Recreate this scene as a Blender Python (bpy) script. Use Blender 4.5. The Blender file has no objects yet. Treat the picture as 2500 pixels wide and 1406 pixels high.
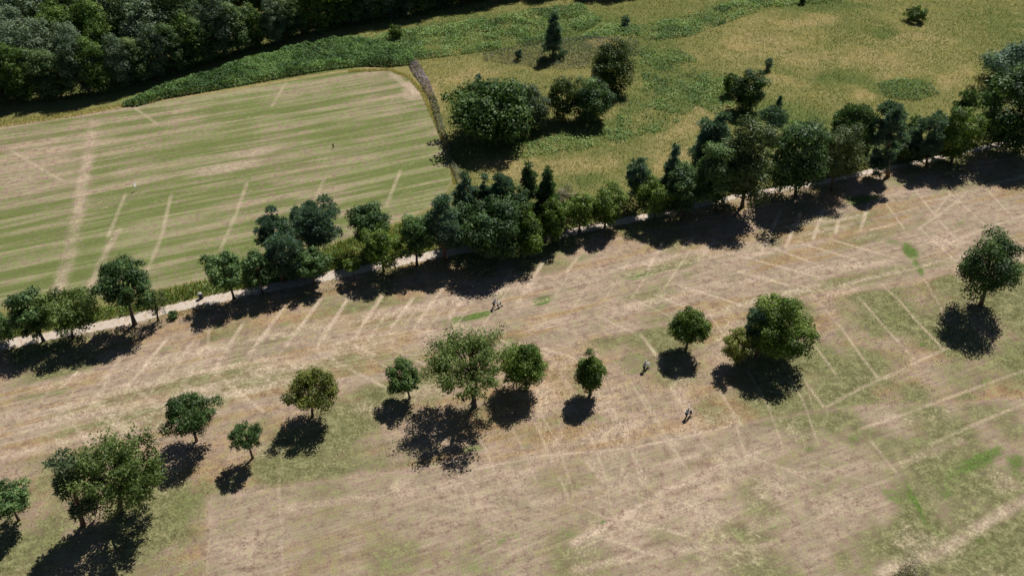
import bpy, bmesh, math
import numpy as np
from mathutils import Vector

# ------------------------------------------------------------------ camera, light, exposure
SC = bpy.context.scene
COL = SC.collection
F = 1944.0                       # focal length in pixels of a 2500 px wide frame
CX, CY = 1250.0, 703.0
TH = math.radians(40.0)          # camera looks 40 degrees down
CT, ST = math.cos(TH), math.sin(TH)
CAMH = 80.0
cam_d = bpy.data.cameras.new('camera'); cam = bpy.data.objects.new('camera', cam_d); COL.objects.link(cam)
cam_d.sensor_width = 36.0; cam_d.lens = 36.0 * F / 2500.0
cam_d.clip_start = 1.0; cam_d.clip_end = 6000.0
cam.location = (0, 0, CAMH); cam.rotation_euler = (math.radians(90) - TH, 0, 0)
SC.camera = cam

SUN_EL, SUN_AZ = math.radians(53.5), math.radians(30.0)
W = bpy.data.worlds.new('World'); SC.world = W; W.use_nodes = True
nt = W.node_tree; nt.nodes.clear()
sky = nt.nodes.new('ShaderNodeTexSky'); sky.sky_type = 'NISHITA'; sky.sun_disc = False
sky.air_density = 0.55; sky.dust_density = 0.25; sky.altitude = 200.0
sky.sun_elevation = SUN_EL; sky.sun_rotation = SUN_AZ
bg = nt.nodes.new('ShaderNodeBackground'); bg.inputs['Strength'].default_value = 0.05
wo = nt.nodes.new('ShaderNodeOutputWorld')
nt.links.new(sky.outputs[0], bg.inputs[0]); nt.links.new(bg.outputs[0], wo.inputs[0])
sd = Vector((math.cos(SUN_EL) * math.sin(SUN_AZ), math.cos(SUN_EL) * math.cos(SUN_AZ), math.sin(SUN_EL)))
sun_d = bpy.data.lights.new('sun', 'SUN'); sun = bpy.data.objects.new('sun', sun_d); COL.objects.link(sun)
sun_d.energy = 5.0; sun_d.angle = math.radians(0.53); sun_d.color = (1.0, 0.965, 0.92)
sun.rotation_euler = sd.to_track_quat('Z', 'Y').to_euler(); sun.location = (60, 200, 150)
SC.view_settings.view_transform = 'Standard'; SC.view_settings.look = 'None'
SC.view_settings.exposure = 0.17; SC.view_settings.gamma = 1.0; SC.view_settings.use_curve_mapping = False
SC.cycles.max_bounces = 6; SC.cycles.diffuse_bounces = 2; SC.cycles.transmission_bounces = 3

# ------------------------------------------------------------------ helpers
RNG = np.random.default_rng(7)
def lin(c):
    c = np.asarray(c, float) / 255.0
    return np.where(c <= 0.04045, c / 12.92, ((c + 0.055) / 1.055) ** 2.4)
def S(r, g, b, k=1.2):           # surface colour from the sunlit tone it shows
    return tuple(np.clip(lin((r, g, b)) / k, 0, 0.85))

def _hash(ix, iy, seed):
    n = (ix.astype(np.int64) * 374761393 + iy.astype(np.int64) * 668265263 + seed * 974711) & 0x7fffffff
    n = ((n ^ (n >> 13)) * 1274126177) & 0x7fffffff
    n = (n ^ (n >> 16))
    return (n & 0xffff) / 65535.0
def vnoise(x, y, seed=0):
    ix, iy = np.floor(x), np.floor(y); fx, fy = x - ix, y - iy
    fx = fx * fx * (3 - 2 * fx); fy = fy * fy * (3 - 2 * fy)
    a = _hash(ix, iy, seed); b = _hash(ix + 1, iy, seed); c = _hash(ix, iy + 1, seed); d = _hash(ix + 1, iy + 1, seed)
    return (a * (1 - fx) + b * fx) * (1 - fy) + (c * (1 - fx) + d * fx) * fy
def fbm(x, y, scale, seed=0, octv=4, gain=0.55):
    t = np.zeros_like(x, dtype=float); amp = 1.0; tot = 0.0; f = 1.0 / scale
    for o in range(octv):
        t += amp * vnoise(x * f + 17.3 * o, y * f - 9.1 * o, seed + o); tot += amp; amp *= gain; f *= 2.03
    return t / tot
def sst(e0, e1, x):
    t = np.clip((x - e0) / (e1 - e0), 0, 1); return t * t * (3 - 2 * t)

def terrain(x, y):
    x = np.asarray(x, float); y = np.asarray(y, float)
    return 0.35 * np.sin(x * 0.052 + 0.6) * np.sin(y * 0.043 + 1.1) + 0.15 * np.sin(x * 0.11 - y * 0.08)
def flat(u, v, z=0.0):
    dx = (u - CX) / F; dy = (CY - v) / F
    t = (z - CAMH) / (dy * CT - ST)
    return dx * t, (dy * ST + CT) * t
def gp(u, v):                    # picture point -> place on the ground (metres)
    z = 0.0
    for _ in range(3):
        x, y = flat(u, v, z); z = float(terrain(x, y))
    return x, y, z
def scale_at(y, z):              # pixels per metre
    return F / (y * CT + (CAMH - z) * ST)
def height_at(y, v):             # height of a point seen at row v standing at distance y
    t = (CY - v) / F
    return CAMH + y * (t * CT - ST) / (CT + t * ST)
def x_at(u, y, z):
    return (u - CX) / F * (y * CT + (CAMH - z) * ST)
def G2(pts):
    return np.array([gp(u, v)[:2] for u, v in pts])

def link(name, me, mat=None, parent=None, loc=None):
    o = bpy.data.objects.new(name, me); COL.objects.link(o)
    if mat is not None and me is not None: me.materials.append(mat)
    if parent is not None: o.parent = parent
    if loc is not None: o.location = loc
    return o
def empty(name, loc, rz=0.0):
    o = bpy.data.objects.new(name, None); COL.objects.link(o); o.location = loc; o.rotation_euler = (0, 0, rz)
    o.empty_display_size = 0.3
    return o
def tag(o, label=None, cat=None, group=None, kind=None):
    if label: o['label'] = label
    if cat: o['category'] = cat
    if group: o['group'] = group
    if kind: o['kind'] = kind
    return o
def mesh_ngons(name, V, n, attrs=None, smooth=False):
    """V: (N*n,3) corner positions of N separate n-gons"""
    me = bpy.data.meshes.new(name); N = len(V) // n
    me.vertices.add(len(V)); me.vertices.foreach_set('co', np.ascontiguousarray(V, dtype=np.float32).ravel())
    me.loops.add(len(V)); me.loops.foreach_set('vertex_index', np.arange(len(V), dtype=np.int32))
    me.polygons.add(N)
    me.polygons.foreach_set('loop_start', np.arange(0, N * n, n, dtype=np.int32))
    me.polygons.foreach_set('loop_total', np.full(N, n, dtype=np.int32))
    if attrs:
        for k, a in attrs.items():
            put_attr(me, k, a)
    me.update(calc_edges=True)
    return me
def put_attr(me, k, a):
    a = np.ascontiguousarray(a, dtype=np.float32)
    if a.ndim == 1:
        at = me.attributes.new(k, 'FLOAT', 'POINT'); at.data.foreach_set('value', a)
    elif a.shape[1] == 3:
        at = me.attributes.new(k, 'FLOAT_VECTOR', 'POINT'); at.data.foreach_set('vector', a.ravel())
def mesh_idx(name, V, Q, attrs=None, smooth=True):
    me = bpy.data.meshes.new(name); V = np.asarray(V); Q = np.asarray(Q, dtype=np.int32); n = Q.shape[1]
    me.vertices.add(len(V)); me.vertices.foreach_set('co', np.ascontiguousarray(V, dtype=np.float32).ravel())
    me.loops.add(Q.size); me.loops.foreach_set('vertex_index', Q.ravel())
    me.polygons.add(len(Q)); me.polygons.foreach_set('loop_start', np.arange(0, Q.size, n, dtype=np.int32))
    me.polygons.foreach_set('loop_total', np.full(len(Q), n, dtype=np.int32))
    if smooth: me.polygons.foreach_set('use_smooth', np.ones(len(Q), dtype=bool))
    if attrs:
        for k, a in attrs.items(): put_attr(me, k, a)
    me.update(calc_edges=True)
    return me
class MB:                        # collects tubes, boxes and lathes into one mesh
    def __init__(s): s.v = []; s.f = []; s.n = 0
    def add(s, V, Fc):
        s.v.extend([tuple(p) for p in V]); s.f.extend([tuple(i + s.n for i in f) for f in Fc]); s.n += len(V)
    def tube(s, pts, radii, k=6, cap=True):
        pts = [Vector(p) for p in pts]; V = []; Fc = []
        ref = None
        for i, p in enumerate(pts):
            d = (pts[min(i + 1, len(pts) - 1)] - pts[max(i - 1, 0)])
            d = d.normalized() if d.length > 1e-9 else Vector((0, 0, 1))
            if ref is None: ref = d.orthogonal().normalized()
            a = (ref - d * ref.dot(d)); a = a.normalized() if a.length > 1e-6 else d.orthogonal().normalized()
            ref = a; b = d.cross(a)
            for j in range(k):
                t = 2 * math.pi * j / k
                V.append(p + (a * math.cos(t) + b * math.sin(t)) * radii[i])
        for i in range(len(pts) - 1):
            for j in range(k):
                Fc.append((i * k + j, i * k + (j + 1) % k, (i + 1) * k + (j + 1) % k, (i + 1) * k + j))
        if cap:
            Fc.append(tuple(range(k - 1, -1, -1))); Fc.append(tuple((len(pts) - 1) * k + j for j in range(k)))
        s.add(V, Fc); return s
    def box(s, c, d, bev=0.0):
        x, y, z = d[0] / 2, d[1] / 2, d[2] / 2; c = Vector(c)
        V = [c + Vector((i * x, j * y, k * z)) for k in (-1, 1) for j in (-1, 1) for i in (-1, 1)]
        s.add(V, [(0, 2, 3, 1), (4, 5, 7, 6), (0, 1, 5, 4), (2, 6, 7, 3), (0, 4, 6, 2), (1, 3, 7, 5)]); return s
    def ball(s, c, r, nu=8, nv=6):
        V = []; Fc = []; c = Vector(c)
        for i in range(nv + 1):
            ph = math.pi * i / nv
            for j in range(nu):
                t = 2 * math.pi * j / nu
                V.append(c + Vector((r[0] * math.sin(ph) * math.cos(t), r[1] * math.sin(ph) * math.sin(t), r[2] * math.cos(ph))))
        for i in range(nv):
            for j in range(nu):
                Fc.append((i * nu + j, (i + 1) * nu + j, (i + 1) * nu + (j + 1) % nu, i * nu + (j + 1) % nu))
        s.add(V, Fc); return s
    def build(s, name, mat, parent=None, loc=None, smooth=True):
        me = bpy.data.meshes.new(name); me.from_pydata(s.v, [], s.f)
        if smooth: me.polygons.foreach_set('use_smooth', [True] * len(me.polygons))
        me.update(); return link(name, me, mat, parent, loc)

# ------------------------------------------------------------------ node helper
class NB:
    def __init__(s, name):
        s.m = bpy.data.materials.new(name); s.m.use_nodes = True; s.t = s.m.node_tree; s.t.nodes.clear()
    def n(s, typ, **kw):
        nd = s.t.nodes.new(typ)
        for k, v in kw.items(): setattr(nd, k, v)
        return nd
    def _in(s, nd, key, v):
        if v is None: return
        sock = nd.inputs[key]
        if hasattr(v, 'is_output'): s.t.links.new(v, sock)
        else: sock.default_value = (v[0], v[1], v[2], 1.0) if (hasattr(v, '__len__') and len(v) == 3 and sock.type == 'RGBA') else v
    def math(s, op, a, b=None, c=None, clamp=False):
        nd = s.n('ShaderNodeMath', operation=op); nd.use_clamp = clamp
        s._in(nd, 0, a); s._in(nd, 1, b); s._in(nd, 2, c); return nd.outputs[0]
    def mix(s, fac, a, b, mode='MIX'):
        nd = s.n('ShaderNodeMix', data_type='RGBA', blend_type=mode); nd.clamp_factor = True
        s._in(nd, 0, fac); s._in(nd, 6, a); s._in(nd, 7, b); return nd.outputs[2]
    def noise(s, vec, scale, detail=3.0, rough=0.6, dist=0.0):
        nd = s.n('ShaderNodeTexNoise'); s._in(nd, 'Vector', vec); s._in(nd, 'Scale', scale)
        s._in(nd, 'Detail', detail); s._in(nd, 'Roughness', rough); s._in(nd, 'Distortion', dist); return nd.outputs['Fac']
    def ramp(s, x, e0, e1):
        nd = s.n('ShaderNodeMapRange', interpolation_type='SMOOTHSTEP'); s._in(nd, 0, x); s._in(nd, 1, e0); s._in(nd, 2, e1); return nd.outputs[0]
    def attr(s, name):
        nd = s.n('ShaderNodeAttribute', attribute_name=name); return nd
    def mapping(s, vec, rot=(0, 0, 0), sc=(1, 1, 1)):
        nd = s.n('ShaderNodeMapping'); s._in(nd, 'Vector', vec); nd.inputs['Rotation'].default_value = rot; nd.inputs['Scale'].default_value = sc
        return nd.outputs[0]
    def out(s, sh):
        o = s.n('ShaderNodeOutputMaterial'); s.t.links.new(sh, o.inputs[0]); return s.m
def plain(name, col, rough=0.7, var=0.12, scale=6.0, metal=0.0):
    b = NB(name); tc = b.n('ShaderNodeTexCoord').outputs['Object']
    nz = b.noise(tc, scale, 3.0)
    c = b.mix(nz, tuple(np.clip(np.array(col) * (1 - var), 0, 1)), tuple(np.clip(np.array(col) * (1 + var), 0, 1)))
    p = b.n('ShaderNodeBsdfPrincipled'); b._in(p, 'Base Color', c); p.inputs['Roughness'].default_value = rough; p.inputs['Metallic'].default_value = metal
    return b.out(p.outputs[0])
def leaf_mat(name, dark, mid, light, trans=0.25, gloss=0.35, rough=0.5):
    """foliage: colour varies from leaf to leaf and clump to clump through the 'tint' attribute"""
    b = NB(name); t = b.attr('tint').outputs['Fac']
    oi = b.n('ShaderNodeObjectInfo').outputs['Random']
    t2 = b.math('ADD', t, b.math('MULTIPLY_ADD', oi, 0.3, -0.15))
    c = b.mix(b.ramp(t2, 0.0, 0.55), dark, mid); c = b.mix(b.ramp(t2, 0.5, 1.0), c, light)
    p = b.n('ShaderNodeBsdfPrincipled'); b._in(p, 'Base Color', c); p.inputs['Roughness'].default_value = rough
    p.inputs['Specular IOR Level'].default_value = gloss
    tr = b.n('ShaderNodeBsdfTranslucent')
    b._in(tr, 'Color', b.mix(1.0, c, (1.25, 1.35, 0.55), 'MULTIPLY'))
    ms = b.n('ShaderNodeMixShader'); ms.inputs[0].default_value = trans
    b.t.links.new(p.outputs[0], ms.inputs[1]); b.t.links.new(tr.outputs[0], ms.inputs[2])
    return b.out(ms.outputs[0])

# ------------------------------------------------------------------ layout of the ground (picture points turned into metres)
PATH = [(-120, 872), (0, 845), (105, 822), (210, 803), (325, 780), (400, 757), (470, 741), (560, 723), (630, 708), (700, 694), (780, 679), (870, 660), (1000, 634),
        (1110, 612), (1220, 600), (1330, 580), (1420, 562), (1500, 545), (1570, 530), (1640, 515), (1720, 497), (1800, 480), (1900, 462), (2000, 447), (2100, 424),
        (2200, 404), (2340, 376), (2420, 356), (2620, 310)]
FIELD = [(-260, 345), (0, 311), (150, 290), (300, 263), (420, 243), (560, 223), (700, 199), (820, 179), (900, 169), (955, 171), (1000, 190), (1030, 225), (1055, 280),
         (1080, 345), (1098, 400), (1105, 440), (1085, 470), (1050, 505), (990, 535), (900, 560), (800, 600), (700, 640), (520, 678), (380, 705), (250, 725), (130, 738), (0, 752), (-260, 785)]
F1_UP = [(-260, 1035), (0, 958), (67, 940), (200, 908), (380, 870), (605, 816), (806, 776), (998, 742), (1166, 708), (1300, 682), (1401, 661), (1640, 604), (1830, 565), (2000, 520), (2200, 470), (2420, 430), (2700, 380)]
F1_LO = [(-260, 1190), (0, 1128), (300, 1066), (537, 1013), (672, 983), (850, 945), (1050, 905), (1250, 868), (1450, 825), (1650, 790), (1850, 745), (2000, 720), (2200, 700), (2350, 660), (2500, 640), (2700, 600)]
F2_UP = [(-260, 1500), (505, 1420), (512, 1330), (513, 1215), (700, 1185), (950, 1150), (1166, 1132), (1334, 1108), (1536, 1092), (1670, 1064), (1850, 1025), (2000, 1003), (2100, 992), (2300, 985), (2500, 975), (2700, 955)]
P_FIELD, P_PATH = G2(FIELD), G2(PATH)
P_F1 = np.vstack([G2(F1_UP), G2(F1_LO)[::-1]])
P_F2 = np.vstack([G2(F2_UP), G2([(2700, 1700), (-260, 1700)])])
fw = G2([(67, 940), (1401, 661)]); DIRF = (fw[1] - fw[0]) / np.linalg.norm(fw[1] - fw[0]); ANG_F = math.atan2(DIRF[1], DIRF[0])
fs = G2([(0, 562), (840, 408)]); DIRS = (fs[1] - fs[0]) / np.linalg.norm(fs[1] - fs[0])

def inside(P, x, y):
    r = np.zeros(x.shape, bool); n = len(P)
    for i in range(n):
        x0, y0 = P[i]; x1, y1 = P[(i + 1) % n]
        if y0 == y1: continue
        c = (y0 > y) != (y1 > y)
        r ^= c & (x < (x1 - x0) * (y - y0) / (y1 - y0) + x0)
    return r
def seg_dist(P, x, y, closed=False, cut=6.0):
    d = np.full(x.shape, 1e3)
    n = len(P)
    for i in range(n if closed else n - 1):
        a, b = P[i], P[(i + 1) % n]
        m = (x > min(a[0], b[0]) - cut) & (x < max(a[0], b[0]) + cut) & (y > min(a[1], b[1]) - cut) & (y < max(a[1], b[1]) + cut)
        if not m.any(): continue
        ab = b - a; L = max(ab @ ab, 1e-9); px, py = x[m] - a[0], y[m] - a[1]
        t = np.clip((px * ab[0] + py * ab[1]) / L, 0, 1)
        d[m] = np.minimum(d[m], np.hypot(px - t * ab[0], py - t * ab[1]))
    return d
def region(P, x, y, soft=0.6):
    i = inside(P, x, y); d = seg_dist(P, x, y, True, soft + 0.5)
    return np.where(i, 0.5 + 0.5 * np.clip(d / soft, 0, 1), 0.5 - 0.5 * np.clip(d / soft, 0, 1))

# worn pale drain lines, (points, width m, strength)
LN = []
def L(w, s, *pts): LN.append((G2(pts), w * (0.42 if w < 1 else 0.85), s))
for a in [((155, 940), (185, 912)), ((245, 935), (300, 868)), ((322, 930), (403, 833)), ((415, 912), (465, 840)), ((520, 905), (590, 795)), ((605, 870), (690, 755)),
          ((690, 855), (780, 735)), ((770, 855), (850, 728)), ((864, 826), (931, 725)), ((948, 809), (1005, 732)), ((1015, 796), (1089, 692)), ((1095, 779), (1122, 739)),
          ((1210, 719), (1243, 672)), ((1263, 739), (1327, 638)), ((1388, 658), (1408, 631)), ((1583, 655), (1616, 598)), ((1670, 604), (1690, 584)), ((1720, 618), (1741, 591)),
          ((1862, 611), (1905, 517)), ((1919, 601), (1952, 524)), ((1986, 581), (2009, 514)), ((2040, 567), (2056, 507)), ((2100, 564), (2120, 500))]: L(0.85, 0.9, *a)
for a in [((524, 910), (565, 942)), ((585, 890), (658, 930)), ((682, 873), (729, 900)), ((766, 856), (840, 893), (930, 940)), ((228, 973), (309, 1047)), ((144, 993), (218, 1084)),
          ((336, 950), (362, 975)), ((450, 936), (474, 956)), ((571, 946), (638, 1000)), ((843, 836), (917, 866)), ((1018, 806), (1062, 820)), ((1105, 789), (1159, 806)),
          ((1334, 853), (1415, 877)), ((1468, 776), (1539, 809)), ((1606, 722), (1670, 749)), ((1569, 823), (1610, 877)), ((1660, 698), (1825, 749)), ((1808, 625), (1993, 675)),
          ((1781, 658), (1922, 695)), ((1902, 611), (1983, 641)), ((1969, 598), (2080, 631)), ((2040, 588), (2181, 628))]: L(0.75, 0.7, *a)
for a in [((2238, 470), (2298, 544), (2335, 584)), ((2319, 470), (2413, 557)), ((2161, 494), (2204, 554)), ((2245, 557), (2332, 635)), ((2416, 470), (2476, 534)), ((2298, 601), (2416, 554), (2500, 527), (2600, 500)),
          ((2288, 514), (2319, 473)), ((2261, 688), (2305, 766)), ((1983, 719), (2056, 803), (2100, 866), (2140, 917)), ((2100, 729), (2164, 803), (2235, 880)), ((2157, 698), (2194, 732), (2231, 776), (2295, 843)),
          ((1972, 819), (2036, 907)), ((1734, 769), (1771, 823)), ((2160, 924), (2238, 883), (2312, 850)), ((1761, 963), (1808, 1033)), ((1969, 936), (2013, 996)), ((2013, 995), (2110, 943), (2240, 884)),
          ((1640, 950), (1690, 1030), (1725, 1092)), ((2110, 1043), (2248, 996), (2392, 943), (2500, 905), (2600, 870)), ((2282, 1080), (2399, 1027), (2500, 986), (2600, 950)), ((2130, 1080), (2184, 1148)),
          ((1828, 1114), (1952, 1154)), ((1687, 1235), (1771, 1269)), ((1855, 1208), (1892, 1228)), ((1310, 1037), (1347, 1124)), ((1462, 963), (1522, 1067), (1576, 1168)), ((1546, 943), (1630, 1070), (1670, 1134)),
          ((1435, 1131), (1465, 1168)), ((1368, 1171), (1384, 1205)), ((1536, 1265), (1670, 1306)), ((1458, 1306), (1603, 1356)), ((2360, 470), (2300, 520), (2240, 560))]: L(0.62, 0.55, *a)
L(1.3, 0.6, (1401, 1326), (1536, 1252), (1636, 1191), (1760, 1135), (1850, 1105)); L(2.0, 0.55, (2150, 1400), (2204, 1373), (2298, 1346), (2366, 1302), (2426, 1262), (2500, 1228), (2620, 1170))
L(0.45, 0.6, (1230, 852), (1300, 880)); L(0.45, 0.5, (1150, 846), (1080, 830))
for u in range(60, 1640, 74):      # the fainter members of the two drain families
    v = float(np.interp(u, [p[0] for p in F1_UP], [p[1] for p in F1_UP])); v2 = float(np.interp(u, [p[0] for p in F1_LO], [p[1] for p in F1_LO])); mv = v + (v2 - v) * 0.52
    h_ = math.sin(u * 12.9898) * 43758.5453; h_ -= math.floor(h_)
    L(0.5, 0.28 + 0.3 * h_, (u + 6, mv), (u + 62 + 8 * h_, v + 2)); L(0.5, 0.2 + 0.35 * h_, (u, mv + 4), (u + 88 + 14 * h_, mv + 44 + 12 * h_))
for u in range(1120, 2000, 86):
    v = float(np.interp(u, [p[0] for p in F2_UP], [p[1] for p in F2_UP])); h_ = math.sin(u * 7.31) * 15731.743; h_ -= math.floor(h_)
    L(0.5, 0.25 + 0.3 * h_, (u - 66, v - 110), (u - 20, v - 30), (u + 14, v + 40 + 50 * h_)); L(0.5, 0.15 + 0.25 * h_, (u, v + 120), (u + 120, v + 165)); L(0.5, 0.15 + 0.25 * (1 - h_), (u - 40, v + 235), (u + 80, v + 180))
for k_ in range(7): L(0.4, 0.32, *[(u, v + 16 + 19 * k_ + 5 * math.sin(k_ * 3.1)) for u, v in F1_UP if -100 < u < (900 + 170 * ((k_ * 5) % 7))])
L(0.6, 0.32, (682, 1154), (680, 1210), (689, 1289), (686, 1340), (694, 1420)); L(0.45, 0.25, (513, 1235), (514, 1290), (508, 1330), (505, 1420)); L(0.6, 0.5, (440, 905), (505, 880), (510, 800))
L(1.2, 0.55, (300, 940), (400, 920), (520, 903), (770, 854), (860, 828), (1000, 808)); L(0.35, 0.8, (1480, 693), (1560, 678), (1646, 658)); L(0.4, 0.5, (1260, 752), (1330, 735), (1480, 695))
L(0.5, 0.6, (1166, 1144), (1334, 1111), (1536, 1094), (1670, 1067), (1780, 1040)); L(0.8, 0.6, (2097, 567), (2174, 551)); L(1.6, 0.5, (1727, 651), (1800, 630), (1900, 607))
for a in [((-60, 1070), (0, 1057), (200, 1014), (386, 973), (520, 945)), ((-60, 1128), (0, 1114), (218, 1064), (330, 1040)), ((60, 1018), (134, 1000), (319, 946), (420, 925)), ((-60, 1030), (100, 1000)),
          ((100, 945), (380, 884), (605, 830), (806, 790), (998, 756), (1166, 722), (1300, 696)), ((620, 900), (860, 850), (1060, 812)), ((1300, 700), (1480, 665), (1660, 625), (1860, 590)), ((1500, 760), (1750, 700), (2000, 655), (2180, 640))]: L(2.4, 0.5, *a)
for a in [((1700, 1110), (1500, 1180), (1300, 1230)), ((1950, 1160), (2200, 1130), (2350, 1075)), ((1400, 1390), (1650, 1340), (1900, 1330)), ((700, 1240), (1000, 1200), (1300, 1150)), ((1240, 880), (1330, 940), (1320, 1010)), ((1330, 850), (1400, 960), (1360, 1080))]: L(1.6, 0.4, *a)
# field lines
for a in [((305, 478), (265, 575)), ((417, 480), (395, 575), (362, 655)), ((602, 450), (577, 520), (540, 605)), ((790, 440), (772, 482)), ((976, 420), (945, 498)), ((697, 203), (665, 258)), ((30, 370), (150, 440)), ((330, 265), (380, 300))]: L(0.95, 0.5, *a)
L(3.0, 0.5, (228, 300), (205, 430), (192, 520), (168, 635), (140, 710)); L(1.6, 0.5, (290, 560), (240, 650), (215, 715)); L(1.1, 0.5, (955, 180), (1000, 215), (1035, 240))
# lush or olive growth, (u, v, ru, rv, tilt deg, strength, lush)
GP = [(1330, 732, 34, 15, -10, 1, 1), (1160, 772, 62, 9, -13, .9, 1), (1090, 785, 30, 8, -13, .6, .3), (1215, 722, 40, 14, -15, .7, 0), (1560, 675, 48, 7, -14, .9, .7), (1390, 706, 28, 6, -14, .6, .5),
      (2110, 487, 45, 14, -10, .9, .8), (2222, 613, 26, 16, 40, 1, 1), (2243, 655, 28, 9, 62, .9, 1), (2180, 590, 35, 10, 20, .7, .4), (1555, 885, 70, 38, 0, .8, .25), (1590, 925, 45, 25, 0, .6, 0),
      (2000, 865, 75, 50, 20, .8, .2), (2130, 790, 110, 55, 25, .75, .1), (2180, 775, 45, 30, 40, .8, .35), (2070, 900, 80, 35, 0, .6, 0), (2252, 842, 12, 9, 0, .9, .9), (2160, 870, 14, 9, 0, .8, .5), (2350, 910, 100, 40, 0, .7, .1),
      (2200, 720, 70, 30, -10, .7, .1), (2480, 880, 45, 60, 0, .7, .3), (2390, 940, 25, 40, 20, .7, .5), (2395, 1120, 75, 22, -25, .95, .85), (2485, 1130, 28, 40, 0, .9, .7), (2320, 1165, 60, 30, -30, .8, .4), (2180, 1212, 60, 22, 20, .85, .5),
      (2240, 1235, 62, 11, 62, 1, 1), (2285, 1300, 40, 8, 55, .7, .8), (2310, 1205, 30, 14, 0, .8, .7), (2150, 1062, 60, 18, -10, .7, .3), (2085, 1075, 25, 12, 0, .8, .6), (1975, 1097, 15, 11, 0, .9, .7),
      (2220, 1078, 70, 20, -8, .7, .3), (2000, 1185, 18, 60, 5, .7, .3), (2000, 1140, 110, 20, 0, .6, .1), (1900, 1280, 60, 30, 0, .6, .2), (1885, 1290, 14, 8, 0, .9, .6), (1812, 1305, 12, 8, 0, .8, .6),
      (1228, 1318, 45, 15, -30, .85, .45), (1380, 1305, 30, 22, 30, .8, .45), (1472, 1275, 12, 7, -20, 1, .8), (1300, 1240, 18, 10, 0, .6, .3), (960, 1378, 60, 16, 0, .7, .3), (1160, 1385, 40, 12, 0, .6, .3),
      (100, 965, 70, 11, -8, .85, .35), (690, 795, 35, 10, -20, .7, .3), (395, 855, 40, 9, -15, .7, .3), (860, 750, 30, 10, -12, .7, .3), (480, 860, 40, 10, -15, .4, 0), (1060, 715, 40, 8, -12, .5, .1), (1270, 660, 50, 8, -12, .7, .3), (1420, 630, 40, 8, -12, .7, .4),
      (150, 1330, 130, 60, -15, .8, .3), (450, 1235, 70, 35, -55, .85, .35), (330, 1390, 260, 45, 0, .75, .1), (90, 1290, 60, 40, 0, .7, .2), (560, 1180, 60, 30, -25, .75, .25), (700, 1110, 80, 35, -15, .6, .15), (740, 1240, 40, 90, 5, .4, 0), (560, 1040, 60, 12, -15, .6, .1), (640, 1030, 40, 20, -15, .6, .1),
      (1000, 1075, 60, 15, -10, .6, .25), (1165, 1092, 55, 14, -10, .75, .4), (1285, 1088, 25, 10, 0, .7, .4), (900, 1175, 40, 25, 0, .5, .1), (1340, 1030, 40, 15, 0, .5, .1), (1450, 1020, 45, 12, 0, .6, .3), (1600, 990, 30, 14, 0, .6, .3), (1700, 1000, 20, 10, 0, .6, .3), (1560, 950, 30, 14, 0, .5, .3),
      (2400, 600, 60, 16, -10, .5, .1), (2345, 548, 18, 9, 0, .7, .5), (2110, 570, 30, 10, 0, .4, .2), (1860, 565, 25, 8, -15, .5, .1), (2330, 460, 90, 20, -10, .7, .2), (2200, 445, 70, 14, -10, .8, .35), (2430, 440, 60, 20, 0, .7, .2), (2230, 500, 40, 14, 0, .5, .1), (1880, 905, 40, 20, 0, .6, .2),
      (2100, 1390, 180, 14, -5, .7, .2), (2400, 1345, 80, 18, -20, .8, .4), (2390, 1320, 18, 10, 0, 1, .8), (2080, 985, 150, 9, -6, .7, .3), (2420, 985, 60, 6, -5, .7, .4), (2240, 960, 60, 14, -10, .6, .3), (2350, 1000, 60, 16, 0, .5, .2), (720, 905, 30, 10, 0, .3, 0)]
# colour patches of the meadow: straw, bracken green, blue-green herbs
MP_STRAW = [(1850, 110, 130, 45, -10), (1960, 145, 60, 25, 0), (2150, 150, 130, 40, 10), (1690, 300, 150, 35, -32), (1350, 410, 190, 32, -4), (1210, 395, 70, 40, 0), (1130, 190, 80, 22, -10), (1060, 240, 40, 30, 60), (2020, 138, 22, 14, 0), (1650, 390, 70, 40, -40),
            (2300, 200, 80, 22, -20), (1900, 195, 60, 16, 10), (2230, 90, 90, 30, 0), (1560, 290, 60, 20, -30), (1480, 100, 60, 14, 0), (1940, 60, 90, 18, -10), (2100, 235, 40, 14, 0)]
MP_GREEN = [(1480, 320, 200, 24, -8), (1640, 230, 90, 55, -20), (1735, 225, 40, 50, 0), (2215, 212, 75, 24, 0), (1900, 275, 110, 26, 12), (1300, 75, 200, 34, -8), (1000, 100, 190, 28, -18), (1600, 150, 60, 50, 0), (1560, 260, 60, 30, 0), (2060, 190, 60, 20, 0), (1760, 30, 160, 24, -18), (2000, 15, 150, 14, 0), (2160, 80, 30, 16, 0), (1430, 440, 60, 22, 0), (2420, 250, 40, 60, 20)]
SAND = [(1400, 880, 90, 40, -15, .5), (1320, 960, 60, 45, 0, .7), (1700, 1040, 110, 30, -15, .45), (1050, 955, 110, 25, -10, .6), (1480, 1060, 120, 26, -12, .6), (900, 1000, 70, 30, 0, .45), (640, 1100, 60, 25, 0, .35), (420, 1150, 60, 40, -40, .6), (1780, 830, 50, 70, 10, .6),
        (2390, 670, 70, 22, 10, .9), (2060, 712, 60, 16, -10, .7), (1960, 600, 60, 14, 0, .5), (2300, 590, 60, 20, 0, .5), (1750, 1180, 90, 30, -15, .5), (1600, 1260, 120, 30, -20, .5), (1150, 1220, 120, 40, -10, .35), (600, 1330, 80, 50, 0, .5), (2050, 1230, 90, 30, 0, .4), (1330, 790, 80, 20, -15, .35), (1130, 730, 70, 14, -12, .6),
        (190, 345, 150, 40, -10, .3), (120, 420, 120, 40, -10, .28), (340, 400, 70, 20, -10, .25), (560, 410, 90, 14, -10, .5), (640, 370, 80, 10, -10, .5), (1010, 215, 25, 30, 30, .7), (1480, 960, 50, 60, 20, .45), (1660, 930, 40, 60, 0, .45)]
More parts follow.
